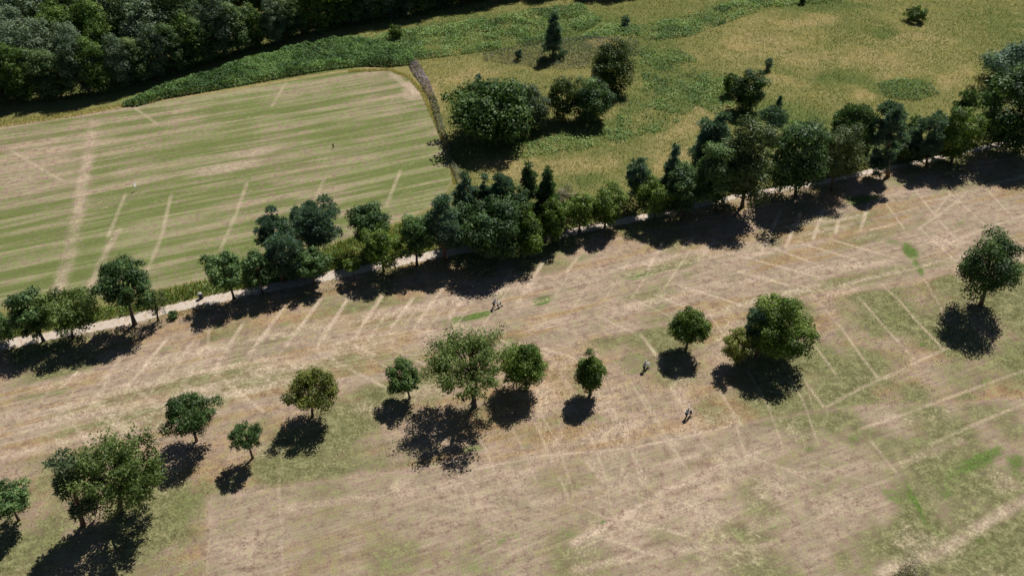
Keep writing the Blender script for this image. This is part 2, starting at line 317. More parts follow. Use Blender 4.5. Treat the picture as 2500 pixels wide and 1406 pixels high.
MP_BLUE = [(1400, 135, 130, 36, -6), (1260, 140, 60, 24, 0), (1500, 115, 70, 26, -20), (1160, 150, 60, 14, -5)]

def ellipses(lst, x, y, seed, k=5):
    """soft ragged patches; returns the strongest membership (and lush value)"""
    m = np.zeros(x.shape); lu = np.zeros(x.shape)
    wob = (fbm(x, y, 5.0, seed, 5, 0.7) - 0.5) * 2.6
    for e in lst:
        u, v, ru, rv, tl = e[:5]; st = e[5] if len(e) > 5 else 1.0; ls = e[6] if len(e) > 6 else 0.0
        c = np.array(gp(u, v)[:2]); t = math.radians(tl)
        ax = np.array(gp(u + ru * math.cos(t), v + ru * math.sin(t))[:2]) - c
        bx = np.array(gp(u - rv * math.sin(t), v + rv * math.cos(t))[:2]) - c
        R = 1.6 * max(np.hypot(*ax), np.hypot(*bx))
        s = (np.abs(x - c[0]) < R) & (np.abs(y - c[1]) < R)
        if not s.any(): continue
        dx, dy = x[s] - c[0], y[s] - c[1]; det = ax[0] * bx[1] - ax[1] * bx[0]
        p = (dx * bx[1] - dy * bx[0]) / det; q = (ax[0] * dy - ax[1] * dx) / det
        val = sst(1.5, 0.2, np.hypot(p, q) + wob[s] * 0.6) * st
        m[s] = np.maximum(m[s], val); lu[s] = np.maximum(lu[s], val * ls)
    return m, lu

# ------------------------------------------------------------------ ground sheet
def spaced(a, b, s0, s1):
    r = [a]
    while r[-1] < b: r.append(r[-1] + s0 + (s1 - s0) * (r[-1] - a) / (b - a))
    return r
ys = np.array([40 - v for v in [300, 160, 80, 40, 20, 10, 5, 2]] + spaced(40, 246, 0.34, 0.62) + [250, 256, 266, 282, 310, 360, 440, 580, 800, 1200, 2000, 3500])
xs = np.array([-3000, -1800, -1000, -600, -400, -280, -220, -190, -175] + spaced(-168, 168, 0.46, 0.46) + [175, 190, 220, 280, 400, 600, 1000, 1800, 3000])
GX, GY = np.meshgrid(xs, ys); gx, gy = GX.ravel(), GY.ravel()
fade = np.clip(1 - (np.abs(gx) - 180) / 200, 0, 1) * np.clip(1 - (gy - 260) / 200, 0, 1)
gz = terrain(gx, gy) * fade
near = (np.abs(gx) < 180) & (gy > 30) & (gy < 260)
along_f = gx * DIRF[0] + gy * DIRF[1]; across_f = -gx * DIRF[1] + gy * DIRF[0]
along_s = gx * DIRS[0] + gy * DIRS[1]; across_s = -gx * DIRS[1] + gy * DIRS[0]
NA = dict(green=np.zeros(gx.shape), lush=np.zeros(gx.shape), pale=np.zeros(gx.shape), ochre=np.zeros(gx.shape), mead=np.zeros(gx.shape), mown=np.zeros(gx.shape), tone=np.zeros(gx.shape), ls=np.full(gx.shape, 2.0), lp=np.zeros(gx.shape), lw=np.full(gx.shape, 0.2))
def path_side(x, y):             # + beyond the path, - on the near side
    o = np.argsort(P_PATH[:, 0]); return y - np.interp(x, P_PATH[o, 0], P_PATH[o, 1])
def compute_masks():
    m = near; x, y = gx[m], gy[m]
    field = region(P_FIELD, x, y, 0.35); f1 = region(P_F1, x, y, 0.7); f2 = region(P_F2, x, y, 0.9)
    side = path_side(x, y); beyond = sst(-0.5, 0.8, side)
    af, cf, as_, cs = along_f[m], across_f[m], along_s[m], across_s[m]
    big = fbm(x, y, 22, 3, 4); med = fbm(x, y, 7, 11, 4); sm = fbm(x, y, 2.2, 19, 3)
    strk = fbm(af / 9.0, cf / 0.9, 1.0, 29, 3); strk2 = fbm(af / 22.0, cf / 2.6, 1.0, 37, 2)
    green = np.zeros_like(x); ochre = np.zeros_like(x); pale = np.zeros_like(x); lush = np.zeros_like(x); mown = np.zeros_like(x)
    # near side: rough, two fairways
    ro = (1 - beyond) * (1 - f1) * (1 - f2)
    ochre = np.maximum(ochre, ro * (0.35 + 0.75 * sst(0.35, 0.7, strk * 0.5 + med * 0.5)))
    green = np.maximum(green, ro * (0.2 + 0.85 * sst(0.44, 0.66, big * 0.5 + med * 0.5)))
    green = np.maximum(green, f1 * (0.26 + 0.55 * sst(0.46, 0.68, strk2 * 0.5 + med * 0.5)))
    ochre = np.maximum(ochre, f1 * 0.95 * sst(0.44, 0.6, strk * 0.5 + strk2 * 0.5))
    pale = np.maximum(pale, f1 * 0.6 * sst(0.5, 0.78, strk2 * 0.6 + (1 - strk) * 0.4))
    right = sst(-5, 45, x)
    green = np.maximum(green, f2 * (0.30 + (0.42 + 0.35 * right) * sst(0.44, 0.68, big * 0.45 + med * 0.55)))
    pale = np.maximum(pale, f2 * 0.36 * sst(0.48, 0.72, fbm(x, y, 4.5, 51, 4)))
    ochre = np.maximum(ochre, f2 * 0.55 * sst(0.46, 0.64, strk * 0.4 + med * 0.6))
    # mown field with its stripes
    stripe = 0.5 + 0.5 * np.sin(cs * 2 * math.pi / 4.6 + 1.4 * (fbm(as_, cs, 30, 61, 2) - 0.5))
    fst = fbm(as_ / 14.0, cs / 0.55, 1.0, 67, 3)
    dryleft = sst(-48, -92, x + (y - 120) * 0.28 + (big - .5) * 20) * 0.75 * sst(105, 125, y + (med - .5) * 12)
    stripe = 0.5 + (stripe - 0.5) * np.clip(2.2 * fbm(as_ / 2.5, cs, 9, 63, 3) - 0.35, 0.05, 1); fst2 = fbm(as_ / 30.0, cs / 1.6, 1.0, 65, 3)
    tone = field * np.clip(0.55 + 0.6 * (stripe - 0.5) + 1.6 * (fst - .5) + 1.0 * (fst2 - .5) + 0.8 * (med - .5), 0, 1)
    gf = 0.66 + 0.25 * (stripe - .5) + 0.75 * (fst - 0.5) + 0.5 * (fst2 - .5) + 0.04 + 0.7 * (big - 0.5) + 0.4 * (med - 0.5) - 0.34 * dryleft
    green = green * (1 - field) + field * np.clip(gf, 0, 1)
    mown = field
    pale = pale * (1 - field) + field * (0.35 * sst(0.62, 0.8, fst * 0.6 + med * 0.4) + 0.25 * dryleft * sst(.4, .65, med))
    ochre = ochre * (1 - field) + field * 0.35 * sst(0.5, 0.7, 1 - stripe * 0.5 - fst * 0.5)
    mead = beyond * (1 - field)
    e, lu = ellipses(GP, x, y, 71); e *= 0.82 * (1 - mead); lu *= (1 - mead)
    green = np.maximum(green, e); lush = np.maximum(lush, lu); ochre *= (1 - 0.7 * e)
    sa, _ = ellipses(SAND, x, y, 95); pale = np.maximum(pale, 0.8 * sa); green *= (1 - 0.6 * sa); lush *= (1 - 0.5 * sa)
    # lines
    brk = fbm(x, y, 2.6, 83, 3)
    ls = np.full(x.shape, 2.0); lp = np.zeros(x.shape); lw = np.full(x.shape, 0.2); ad = np.full(x.shape, 2.0)
    for P, w, s in LN:
        if w < 1.0:              # narrow lines: exact signed distance, drawn by the material
            for i in range(len(P) - 1):
                a, b_ = P[i], P[i + 1]; ab = b_ - a; Ln = np.hypot(*ab); ab = ab / Ln; lo = np.minimum(a, b_) - 2; hi = np.maximum(a, b_) + 2
                k = np.nonzero((x > lo[0]) & (x < hi[0]) & (y > lo[1]) & (y < hi[1]))[0]
                t = (x[k] - a[0]) * ab[0] + (y[k] - a[1]) * ab[1]; sg = -(x[k] - a[0]) * ab[1] + (y[k] - a[1]) * ab[0]
                over = np.maximum(0, np.maximum(-t, t - Ln)); endf = np.where((i == 0) | (i == len(P) - 2), 1.0, 1.0)
                dd_ = np.abs(sg) + over; c_ = dd_ < ad[k]; k = k[c_]
                ad[k] = dd_[c_]; ls[k] = sg[c_]; lw[k] = w
                lp[k] = s * sst(1.25, 0.8, np.abs(sg[c_])) * sst(1.2, 0.0, over[c_]) * np.clip(0.25 + 1.3 * brk[k], 0, 1)
            continue
        lo = P.min(0) - 4; hi = P.max(0) + 4
        k = (x > lo[0]) & (x < hi[0]) & (y > lo[1]) & (y < hi[1])
        d = seg_dist(P, x[k], y[k], False, 4.0) + (sm[k] - 0.5) * 0.35
        val = s * sst(w * 0.8, w * 0.1, d) * np.clip(0.2 + 1.4 * brk[k], 0, 1) * np.clip(0.35 + 1.2 * med[k], 0.3, 1)
        pale[k] = np.maximum(pale[k], val); green[k] *= (1 - 0.8 * val); ochre[k] *= (1 - 0.6 * val)
    # dry reddish rim round the field
    rim = sst(1.5, 0.3, seg_dist(P_FIELD, x, y, True, 3.0)) * (1 - field) * (y > 128)
    ochre = np.maximum(ochre, rim)
    sd_, _ = ellipses(MP_STRAW, x, y, 91); gr_, _ = ellipses(MP_GREEN, x, y, 92)
    straw = np.clip(sd_ * 0.8 + 0.5 * sst(0.5, 0.75, med) - gr_ * 0.6, 0, 1)
    ochre = ochre * (1 - mead) + mead * np.maximum(straw, rim)
    gm = np.clip(0.45 + 0.9 * (big - .5) + 0.8 * (med - .5) + gr_ * 0.7 - sd_ * 0.35, 0, 1)
    green = green * (1 - mead) + mead * gm * (1 - rim)
    pale *= (1 - mead)
    for k, a in dict(green=green, lush=lush, pale=pale, ochre=ochre, mead=mead, mown=mown, tone=tone, ls=ls, lp=lp, lw=lw).items(): NA[k][m] = a
compute_masks()
NA['mead'][~near & (gy > 100)] = 1.0; NA['green'][~near] = 0.4
def meadow_tone(x, y):           # the same meadow patches for the grass that stands on it
    sd_, _ = ellipses(MP_STRAW, x, y, 91); gr_, _ = ellipses(MP_GREEN, x, y, 92); bl_, _ = ellipses(MP_BLUE, x, y, 93)
    med = fbm(x, y, 7, 11, 4); big = fbm(x, y, 22, 3, 4)
    return sd_, gr_, bl_, med, big

def ground_material():
    b = NB('ground_turf'); pos = b.n('ShaderNodeNewGeometry').outputs['Position']
    A = {k: b.attr(k).outputs['Fac'] for k in NA}
    n1 = b.noise(pos, 0.9, 5.0, 0.65); n2 = b.noise(pos, 3.4, 4.0, 0.7); n3 = b.noise(pos, 11.0, 3.0, 0.7)
    stre = b.noise(b.mapping(b.mapping(pos, (0, 0, -ANG_F)), (0, 0, 0), (0.22, 1.5, 1.0)), 1.0, 4.0, 0.65); n0 = b.noise(pos, 0.28, 4.0, 0.6)
    nn = b.math('ADD', b.math('MULTIPLY', n1, 0.5), b.math('MULTIPLY', n2, 0.5))
    jit = b.math('MULTIPLY_ADD', b.math('SUBTRACT', nn, 0.5), 3.2, 0.0)
    dmix = b.math('ADD', b.math('MULTIPLY', stre, 0.35), b.math('ADD', b.math('MULTIPLY', n1, 0.35), b.math('MULTIPLY', n2, 0.3)))
    dry = b.mix(b.ramp(dmix, 0.36, 0.64), S(143, 120, 101), S(196, 172, 153))
    dry = b.mix(b.math('MULTIPLY', b.ramp(b.math('ADD', b.math('MULTIPLY', n0, 0.55), b.math('MULTIPLY', n2, 0.45)), 0.44, 0.66), 0.75), dry, S(148, 137, 112))
    och = b.mix(b.ramp(nn, 0.38, 0.62), S(142, 113, 80), S(180, 149, 110))
    c = b.mix(b.math('MULTIPLY', b.ramp(b.math('ADD', A['ochre'], jit), 0.2, 0.95), 0.9), dry, och)
    gcol = b.mix(b.ramp(nn, 0.36, 0.64), S(100, 104, 62), S(144, 138, 101))
    gmow = b.mix(b.ramp(b.math('ADD', A['tone'], b.math('MULTIPLY', jit, 0.5)), 0.1, 0.9), S(140, 142, 98), S(108, 117, 66))
    gcol = b.mix(A['mown'], gcol, gmow)
    c = b.mix(b.ramp(b.math('ADD', A['green'], b.math('MULTIPLY', jit, 1.15)), 0.12, 0.9), c, gcol)
    lcol = b.mix(b.ramp(n2, .35, .65), S(72, 97, 40), S(104, 126, 60))
    c = b.mix(b.math('MULTIPLY', b.ramp(b.math('ADD', A['lush'], b.math('MULTIPLY', jit, 0.9)), 0.12, 0.85), 0.9), c, lcol)
    pcol = b.mix(b.ramp(n2, .35, .65), S(184, 161, 136), S(214, 193, 170))
    c = b.mix(b.math('MULTIPLY', b.ramp(b.math('ADD', A['pale'], b.math('MULTIPLY', jit, 0.3)), 0.05, 0.95), 0.85), c, pcol)
    ld = b.math('ADD', b.math('ABSOLUTE', A['ls']), b.math('MULTIPLY', b.math('SUBTRACT', nn, 0.5), 0.7))
    lq = b.math('DIVIDE', ld, A['lw'])
    c = b.mix(b.math('MULTIPLY', b.math('MULTIPLY', b.ramp(lq, 1.35, 0.35), A['lp']), 0.8), c, b.mix(b.ramp(n2, .35, .65), S(186, 164, 138), S(216, 196, 172)))
    mcol = b.mix(b.ramp(b.math('ADD', A['green'], b.math('MULTIPLY', jit, 1.0)), 0.15, 0.85), S(140, 132, 82), S(104, 112, 62))
    mcol = b.mix(b.math('MULTIPLY', b.ramp(b.math('ADD', A['ochre'], jit), 0.3, 1.0), 0.8), mcol, S(160, 143, 100))
    c = b.mix(A['mead'], c, mcol)
    # fine grass texture
    n4 = b.noise(pos, 5.5, 2.0, 0.8); v = b.math('MULTIPLY_ADD', b.math('SUBTRACT', n4, 0.5), 1.0, 1.0)
    v = b.math('MULTIPLY', v, b.math('MULTIPLY_ADD', b.math('SUBTRACT', n2, 0.5), 1.0, 1.0)); v = b.math('MULTIPLY', v, b.math('MULTIPLY_ADD', b.math('SUBTRACT', n1, 0.5), 0.95, 1.0)); st2 = b.noise(b.mapping(b.mapping(pos, (0, 0, -ANG_F - 0.05)), (0, 0, 0), (0.10, 2.6, 1.0)), 1.0, 3.0, 0.6); v = b.math('MULTIPLY', v, b.math('MULTIPLY_ADD', b.math('MULTIPLY', b.math('SUBTRACT', st2, 0.5), b.math('SUBTRACT', 1.0, A['mead'])), 0.5, 1.0))
    vv = b.n('ShaderNodeCombineColor'); [b._in(vv, i, v) for i in range(3)]
    c = b.mix(1.0, c, vv.outputs[0], 'MULTIPLY')
    p = b.n('ShaderNodeBsdfPrincipled'); b._in(p, 'Base Color', c); p.inputs['Roughness'].default_value = 0.95; p.inputs['Specular IOR Level'].default_value = 0.1
    bp = b.n('ShaderNodeBump'); bp.inputs['Strength'].default_value = 0.55; bp.inputs['Distance'].default_value = 0.12
    b._in(bp, 'Height', b.math('ADD', b.math('MULTIPLY', n2, 0.6), b.math('MULTIPLY', n3, 0.5))); b.t.links.new(bp.outputs[0], p.inputs['Normal'])
    return b.out(p.outputs[0])
M_GROUND = ground_material()
nx, ny = len(xs), len(ys)
I, J = np.meshgrid(np.arange(nx - 1), np.arange(ny - 1)); q0 = (J * nx + I).ravel()
QUADS = np.stack([q0, q0 + 1, q0 + nx + 1, q0 + nx], 1)
fcx = gx[QUADS].mean(1); fcy = gy[QUADS].mean(1)
reg = np.zeros(len(QUADS), int); reg[inside(P_FIELD, fcx, fcy)] = 1; reg[inside(P_F1, fcx, fcy)] = 2; reg[inside(P_F2, fcx, fcy)] = 3
GV = np.stack([gx, gy, gz], 1)
for r, nm in enumerate(['ground', 'mown_field', 'fairway', 'fairway']):
    Q = QUADS[reg == r]; used, inv = np.unique(Q, return_inverse=True)
    me = mesh_idx(nm, GV[used], inv.reshape(Q.shape), {k: a[used] for k, a in NA.items()})
    tag(link(nm, me, M_GROUND), kind='structure')

# gravel path: its own sheet with ragged edges
def smooth_line(P, step=0.6):
    seg = np.r_[0, np.cumsum(np.hypot(*np.diff(P, axis=0).T))]; t = np.arange(0, seg[-1], step)
    X = np.interp(t, seg, P[:, 0]); Y = np.interp(t, seg, P[:, 1]); k = np.ones(15) / 15
    Xp = np.convolve(np.pad(X, 7, 'edge'), k, 'valid'); Yp = np.convolve(np.pad(Y, 7, 'edge'), k, 'valid'); return Xp, Yp
px_, py_ = smooth_line(P_PATH)
tx, ty = np.gradient(px_), np.gradient(py_); tl = np.hypot(tx, ty); nxn, nyn = -ty / tl, tx / tl
K = 9; V = []; EDGE = []
for j in range(K):
    f = -1 + 2 * j / (K - 1)
    wl = np.interp(px_, [-20, 25, 60], [1.15, 0.95, 0.7]) + 0.55 * (fbm(px_, py_, 4.0, 101 if f < 0 else 103, 3) - 0.5)
    X = px_ + nxn * f * wl; Y = py_ + nyn * f * wl
    V.append(np.stack([X, Y, terrain(X, Y) + 0.03 - 0.02 * abs(f) ** 3], 1)); EDGE.append(np.full(len(X), abs(f)))
n_ = len(px_); V = np.concatenate(V); E = np.concatenate(EDGE)
Ii, Jj = np.meshgrid(np.arange(n_ - 1), np.arange(K - 1)); q = (Jj * n_ + Ii).ravel()
b = NB('path_gravel'); pos = b.n('ShaderNodeNewGeometry').outputs['Position']; e_ = b.attr('edge').outputs['Fac']
n1 = b.noise(pos, 1.6, 5.0, 0.7); n2 = b.noise(pos, 9.0, 4.0, 0.75)
c = b.mix(b.ramp(n2, 0.35, 0.65), S(184, 168, 150), S(222, 208, 194)); c = b.mix(b.ramp(n1, 0.45, 0.7), c, S(176, 152, 124))
c = b.mix(b.ramp(b.math('ADD', e_, b.math('MULTIPLY', b.math('SUBTRACT', n1, 0.5), 1.6)), 0.72, 1.05), c, S(134, 120, 76))
mid = b.ramp(b.math('ADD', b.math('MULTIPLY', e_, 2.2), b.math('MULTIPLY', b.math('SUBTRACT', n1, 0.5), 2.4)), 0.5, 0.1)
p = b.n('ShaderNodeBsdfPrincipled'); b._in(p, 'Base Color', c); p.inputs['Roughness'].default_value = 0.95
bp = b.n('ShaderNodeBump'); bp.inputs['Strength'].default_value = 0.6; bp.inputs['Distance'].default_value = 0.06; b._in(bp, 'Height', n2); b.t.links.new(bp.outputs[0], p.inputs['Normal'])
M_PATH = b.out(p.outputs[0])
tag(link('gravel_path', mesh_idx('gravel_path', V, np.stack([q, q + n_, q + n_ + 1, q + 1], 1), {'edge': E}), M_PATH), kind='structure')

# ------------------------------------------------------------------ standing grass, bracken, weeds (uncountable growth)
def blades(x, y, h, w, lean=0.35, zoff=0.0, rng=RNG):
    n = len(x); a = rng.uniform(0, 2 * math.pi, n); la = rng.uniform(0, 2 * math.pi, n); z = terrain(x, y) + zoff
    dx, dy = np.cos(a) * w / 2, np.sin(a) * w / 2; lx, ly = np.cos(la) * h * lean * rng.uniform(0.2, 1, n), np.sin(la) * h * lean * rng.uniform(0.2, 1, n)
    P = np.empty((n, 3, 3)); P[:, 0] = np.stack([x - dx, y - dy, z - 0.03], 1); P[:, 1] = np.stack([x + dx, y + dy, z - 0.03], 1); P[:, 2] = np.stack([x + lx, y + ly, z + h], 1)
    return P.reshape(-1, 3)
def leafquads(c, nrm, L_, W_, rng, droop=0.0):
    """rhombic leaves at c facing nrm"""
    n = len(c); nrm = nrm / np.maximum(np.linalg.norm(nrm, axis=1, keepdims=True), 1e-6)
    r = rng.normal(size=(n, 3)); r[:, 2] -= droop
    t = r - (r * nrm).sum(1, keepdims=True) * nrm; t /= np.maximum(np.linalg.norm(t, axis=1, keepdims=True), 1e-6); s = np.cross(nrm, t)
    L_ = np.broadcast_to(L_, (n,))[:, None]; W_ = np.broadcast_to(W_, (n,))[:, None]
    P = np.empty((n, 4, 3)); P[:, 0] = c - t * L_ / 2; P[:, 1] = c + s * W_ / 2 - t * L_ * 0.05; P[:, 2] = c + t * L_ / 2; P[:, 3] = c - s * W_ / 2 - t * L_ * 0.05
    return P.reshape(-1, 3)
def scatter(P, dens, rng=RNG):
    lo, hi = P.min(0), P.max(0); n = int((hi[0] - lo[0]) * (hi[1] - lo[1]) * dens)
    x = rng.uniform(lo[0], hi[0], n); y = rng.uniform(lo[1], hi[1], n); k = inside(P, x, y); return x[k], y[k]
M_GRASS = leaf_mat('meadow_blades', S(88, 108, 58, .77), S(134, 136, 84, .77), S(184, 168, 126, .77), 0.3, 0.1, 0.8)
M_BRACKEN = leaf_mat('bracken_fronds', S(70, 100, 54, 1.05), S(112, 144, 82, 1.05), S(156, 178, 112, 1.05), 0.28, 0.2, 0.6)
M_UNDER = leaf_mat('undergrowth_leaves', S(44, 62, 34), S(72, 92, 48), S(116, 128, 66), 0.25, 0.25, 0.6)
M_HERB = leaf_mat('grey_herb_leaves', S(74, 84, 66), S(104, 114, 88), S(140, 142, 112), 0.15, 0.2, 0.6)
M_FLOWER = leaf_mat('willowherb_flowers', S(100, 100, 78), S(138, 126, 126), S(176, 158, 176), 0.15, 0.2, 0.7)
# meadow polygon: beyond the path and outside the field
top_m = [(2640, 300), (2640, -70), (900, -70), (820, 100), (1000, 150), (1045, 215), (1072, 290), (1098, 365), (1128, 450), (1110, 480), (1040, 520), (980, 560)]
P_MEAD = np.vstack([G2([p for p in PATH if p[0] > 960]), G2(top_m)])
r1 = np.random.default_rng(11)
mx, my = scatter(P_MEAD, 13, r1)
k = path_side(mx, my) > 1.2; mx, my = mx[k], my[k]
sd_, gr_, bl_, med, big = meadow_tone(mx, my)
tint = np.clip(0.27 + 0.36 * sd_ - 0.36 * gr_ + 1.3 * (med - .5) + 0.9 * (fbm(mx, my, 1.6, 133, 2) - .5) - 0.5 * (big - .5) + r1.normal(0, 0.17, len(mx)), 0, 1)
hh = (0.2 + 0.25 * r1.random(len(mx))) * (0.7 + 0.7 * fbm(mx, my, 3.0, 131, 3)); ww = r1.uniform(0.07, 0.15, len(mx))
o = link('meadow_grass', mesh_ngons('meadow_grass', blades(mx, my, hh, ww, 1.5, rng=r1), 3, {'tint': np.repeat(tint, 3)}), M_GRASS)
tag(o, 'tall uncut straw and olive meadow grass filling the upper right', 'grass', kind='stuff')

def thicket(name, P, dens, hmax, leaf, mat, label, cat, seed, tbase=0.5, tvar=0.5, hum=2.2, keep=None, edge=1.2, elong=0.6):
    r = np.random.default_rng(seed); x, y = scatter(P, dens, r)
    d = seg_dist(P, x, y, True, edge + 0.5); prof = np.clip(d / edge, 0.12, 1) ** 0.5
    if keep is not None: kk = keep(x, y, r); x, y, prof = x[kk], y[kk], prof[kk]
    lump = fbm(x, y, hum, seed + 3, 3); top = hmax * prof * (0.35 + 1.0 * lump)
    z = terrain(x, y) + top * r.uniform(0.35, 1.0, len(x)) ** 0.6
    e = 0.25; gxn = (fbm(x + e, y, hum, seed + 3, 3) - lump) / e * hmax; gyn = (fbm(x, y + e, hum, seed + 3, 3) - lump) / e * hmax
    nrm = np.stack([-gxn * 1.2, -gyn * 1.2, np.ones_like(x)], 1) + r.normal(0, 0.55, (len(x), 3))
    Ls = leaf * r.uniform(0.7, 1.35, len(x))
    t = np.clip(tbase + tvar * (fbm(x, y, 5, seed + 9, 3) - 0.5) * 2 + r.normal(0, 0.14, len(x)), 0, 1)
    o = link(name, mesh_ngons(name, leafquads(np.stack([x, y, z], 1), nrm, Ls, Ls * elong, r), 4, {'tint': np.repeat(t, 4)}), mat)
    return tag(o, label, cat, kind='stuff')
HEDGE = G2([(296, 261), (360, 228), (470, 190), (600, 148), (720, 118), (815, 98), (900, 100), (1010, 128), (1014, 158), (955, 165), (880, 163), (800, 172), (700, 190), (600, 208), (500, 226), (400, 243), (330, 262)])
thicket('bramble_bank', HEDGE, 42, 1.7, 0.42, M_BRACKEN, 'dark green bramble bank along the top edge of the mown field', 'brambles', 21, 0.42, 0.7, 2.2, edge=1.3)
thicket('bracken', G2([(820, 96), (980, 78), (1130, 55), (1290, 28), (1420, 10), (1470, 52), (1400, 95), (1250, 118), (1120, 135), (1010, 150)]), 17, 1.0, 0.45, M_BRACKEN, 'pale green bracken strip between the wood and the meadow', 'bracken', 22, 0.55, 0.9, 3.0, keep=lambda x, y, r: r.random(len(x)) < 0.15 + sst(.36, .56, fbm(x, y, 5, 6, 3)))
thicket('bracken', G2([(1470, 60), (1560, 62), (1660, 45), (1790, 5), (1900, -25), (2060, -40), (2060, 12), (1960, 10), (1870, 22), (1780, 55), (1680, 90), (1600, 102), (1520, 90), (1400, 100)]), 15, 0.9, 0.45, M_BRACKEN, 'green bracken band running off the top edge of the photo', 'bracken', 23, 0.5, 0.9, 2.4, keep=lambda x, y, r: r.random(len(x)) < 0.2 + sst(.34, .54, fbm(x, y, 5, 7, 3)))
thicket('bracken', G2([(1760, 190), (1800, 195), (1790, 270), (1880, 290), (1980, 300), (2010, 330), (1880, 320), (1760, 285), (1690, 250), (1690, 215)]), 9, 0.8, 0.4, M_BRACKEN, 'bracken around the pair of bushes in the meadow', 'bracken', 24, 0.55, 0.5)
thicket('bracken', G2([(2140, 205), (2200, 192), (2270, 205), (2295, 230), (2230, 250), (2160, 238)]), 11, 0.7, 0.4, M_BRACKEN, 'low round bracken patch in the meadow behind the right-hand trees', 'bracken', 25, 0.5, 0.6)
thicket('bracken', G2([(1110, 365), (1300, 345), (1430, 315), (1500, 290), (1600, 240), (1700, 235), (1660, 300), (1560, 345), (1430, 365), (1300, 385), (1180, 395)]), 8, 0.6, 0.4, M_BRACKEN, 'green bracken curving round the near side of the big meadow bushes', 'bracken', 26, 0.5, 0.6, keep=lambda x, y, r: r.random(len(x)) < sst(.4, .6, fbm(x, y, 6, 5, 3)))
thicket('bracken', G2([(1560, 115), (1680, 130), (1740, 190), (1700, 260), (1620, 320), (1500, 345), (1510, 260), (1570, 220)]), 10, 0.6, 0.42, M_BRACKEN, 'loose green bracken right of the tall olive bush', 'bracken', 36, 0.45, 0.9, keep=lambda x, y, r: r.random(len(x)) < 0.1 + 0.9 * sst(.4, .6, fbm(x, y, 5, 8, 3)))
thicket('grey_herbs', G2([(1180, 130), (1300, 108), (1420, 90), (1560, 100), (1560, 135), (1480, 165), (1380, 172), (1260, 160), (1180, 150)]), 14, 0.9, 0.4, M_HERB, 'blue-grey herbs around the single dark conifer', 'herbs', 27, 0.4, 0.5, elong=0.35)
thicket('willowherb_strip', G2([(996, 156), (1022, 154), (1048, 200), (1064, 240), (1046, 243), (1028, 208), (1006, 178)]), 50, 1.3, 0.34, M_FLOWER, 'mauve flowering willowherb at the top corner of the mown field', 'flowers', 28, 0.45, 0.9, 1.2, edge=0.6, elong=0.35)
thicket('herb_strip', G2([(1046, 238), (1066, 240), (1084, 310), (1104, 372), (1122, 415), (1134, 452), (1118, 456), (1104, 420), (1088, 376), (1066, 310)]), 46, 1.2, 0.34, M_HERB, 'grey-green and brown tall herbs down the right edge of the mown field', 'herbs', 29, 0.42, 0.9, 1.2, edge=0.6, elong=0.35)
# verge between field and path
VERGE = np.vstack([G2([(-120, 855), (0, 828), (105, 808), (210, 790), (325, 768), (400, 746), (470, 730), (560, 712), (630, 698), (700, 684), (780, 669), (870, 650), (1000, 624), (1060, 612)]),
                   G2([(1060, 540), (990, 545), (900, 568), (820, 598), (700, 650), (600, 668), (480, 690), (380, 715), (340, 745), (240, 752), (130, 765), (0, 790), (-120, 810)])])
r2 = np.random.default_rng(31); vx, vy = scatter(VERGE, 26, r2)
dd = path_side(vx, vy); hv = (0.45 + 0.9 * fbm(vx, vy, 2.0, 141, 3)) * r2.uniform(0.6, 1.1, len(vx)) * sst(0.2, 1.4, dd)
tv = np.clip(0.22 + 0.9 * (fbm(vx, vy, 3.5, 143, 3) - 0.4) + r2.normal(0, 0.12, len(vx)), 0, 0.9)
o = link('verge_weeds', mesh_ngons('verge_weeds', blades(vx, vy, hv + 0.1, r2.uniform(.1, .2, len(vx)), 0.5, rng=r2), 3, {'tint': np.repeat(tv, 3)}), M_GRASS)
tag(o, 'tall green weeds between the mown field and the gravel path', 'weeds', kind='stuff')
thicket('verge_herbs', VERGE, 3.5, 1.1, 0.38, M_BRACKEN, 'leafy herbs scattered in the verge behind the gravel path', 'herbs', 33, 0.45, 0.6, keep=lambda x, y, r: path_side(x, y) > 1.3)
# weeds and tufts in the belt behind the path (right half)
BELT = np.vstack([G2([(1060, 608), (1220, 592), (1330, 571), (1420, 553), (1500, 537), (1640, 507), (1800, 472), (1900, 454), (2000, 439), (2100, 417), (2200, 397), (2340, 369), (2420, 349), (2560, 318)]),
                  G2([(2560, 280), (2420, 310), (2300, 345), (2100, 370), (1950, 400), (1800, 425), (1640, 455), (1500, 490), (1330, 520), (1200, 540), (1090, 560)])])
thicket('belt_undergrowth', BELT, 22, 2.6, 0.40, M_UNDER, 'tangled green undergrowth beneath the tree belt behind the path', 'undergrowth', 34, 0.45, 0.6, keep=lambda x, y, r: path_side(x, y) > 1.2)
# dry fringe on the near side of the path and of the wood
FR = np.vstack([G2([(-60, 300), (0, 292), (150, 278), (290, 256), (360, 248)]), G2([(380, 252), (300, 264), (150, 291), (0, 312), (-60, 320)])])
r3 = np.random.default_rng(41); fx, fy = scatter(FR, 22, r3)
o = link('dry_grass_fringe', mesh_ngons('dry_grass_fringe', blades(fx, fy, r3.uniform(.25, .6, len(fx)), r3.uniform(.1, .18, len(fx)), 0.8, rng=r3), 3, {'tint': np.repeat(np.clip(r3.normal(.8, .15, len(fx)), 0, 1), 3)}), M_GRASS)
tag(o, 'straw-coloured dry grass fringe between wood and mown field, far left', 'grass', kind='stuff')
RIMP = G2([(850, 172), (955, 168), (1003, 186), (1034, 222), (1060, 278), (1086, 343), (1104, 398), (1118, 450), (1106, 452), (1096, 402), (1078, 346), (1052, 284), (1026, 228), (996, 193), (952, 174), (850, 178)])
fx, fy = scatter(RIMP, 60, r3)
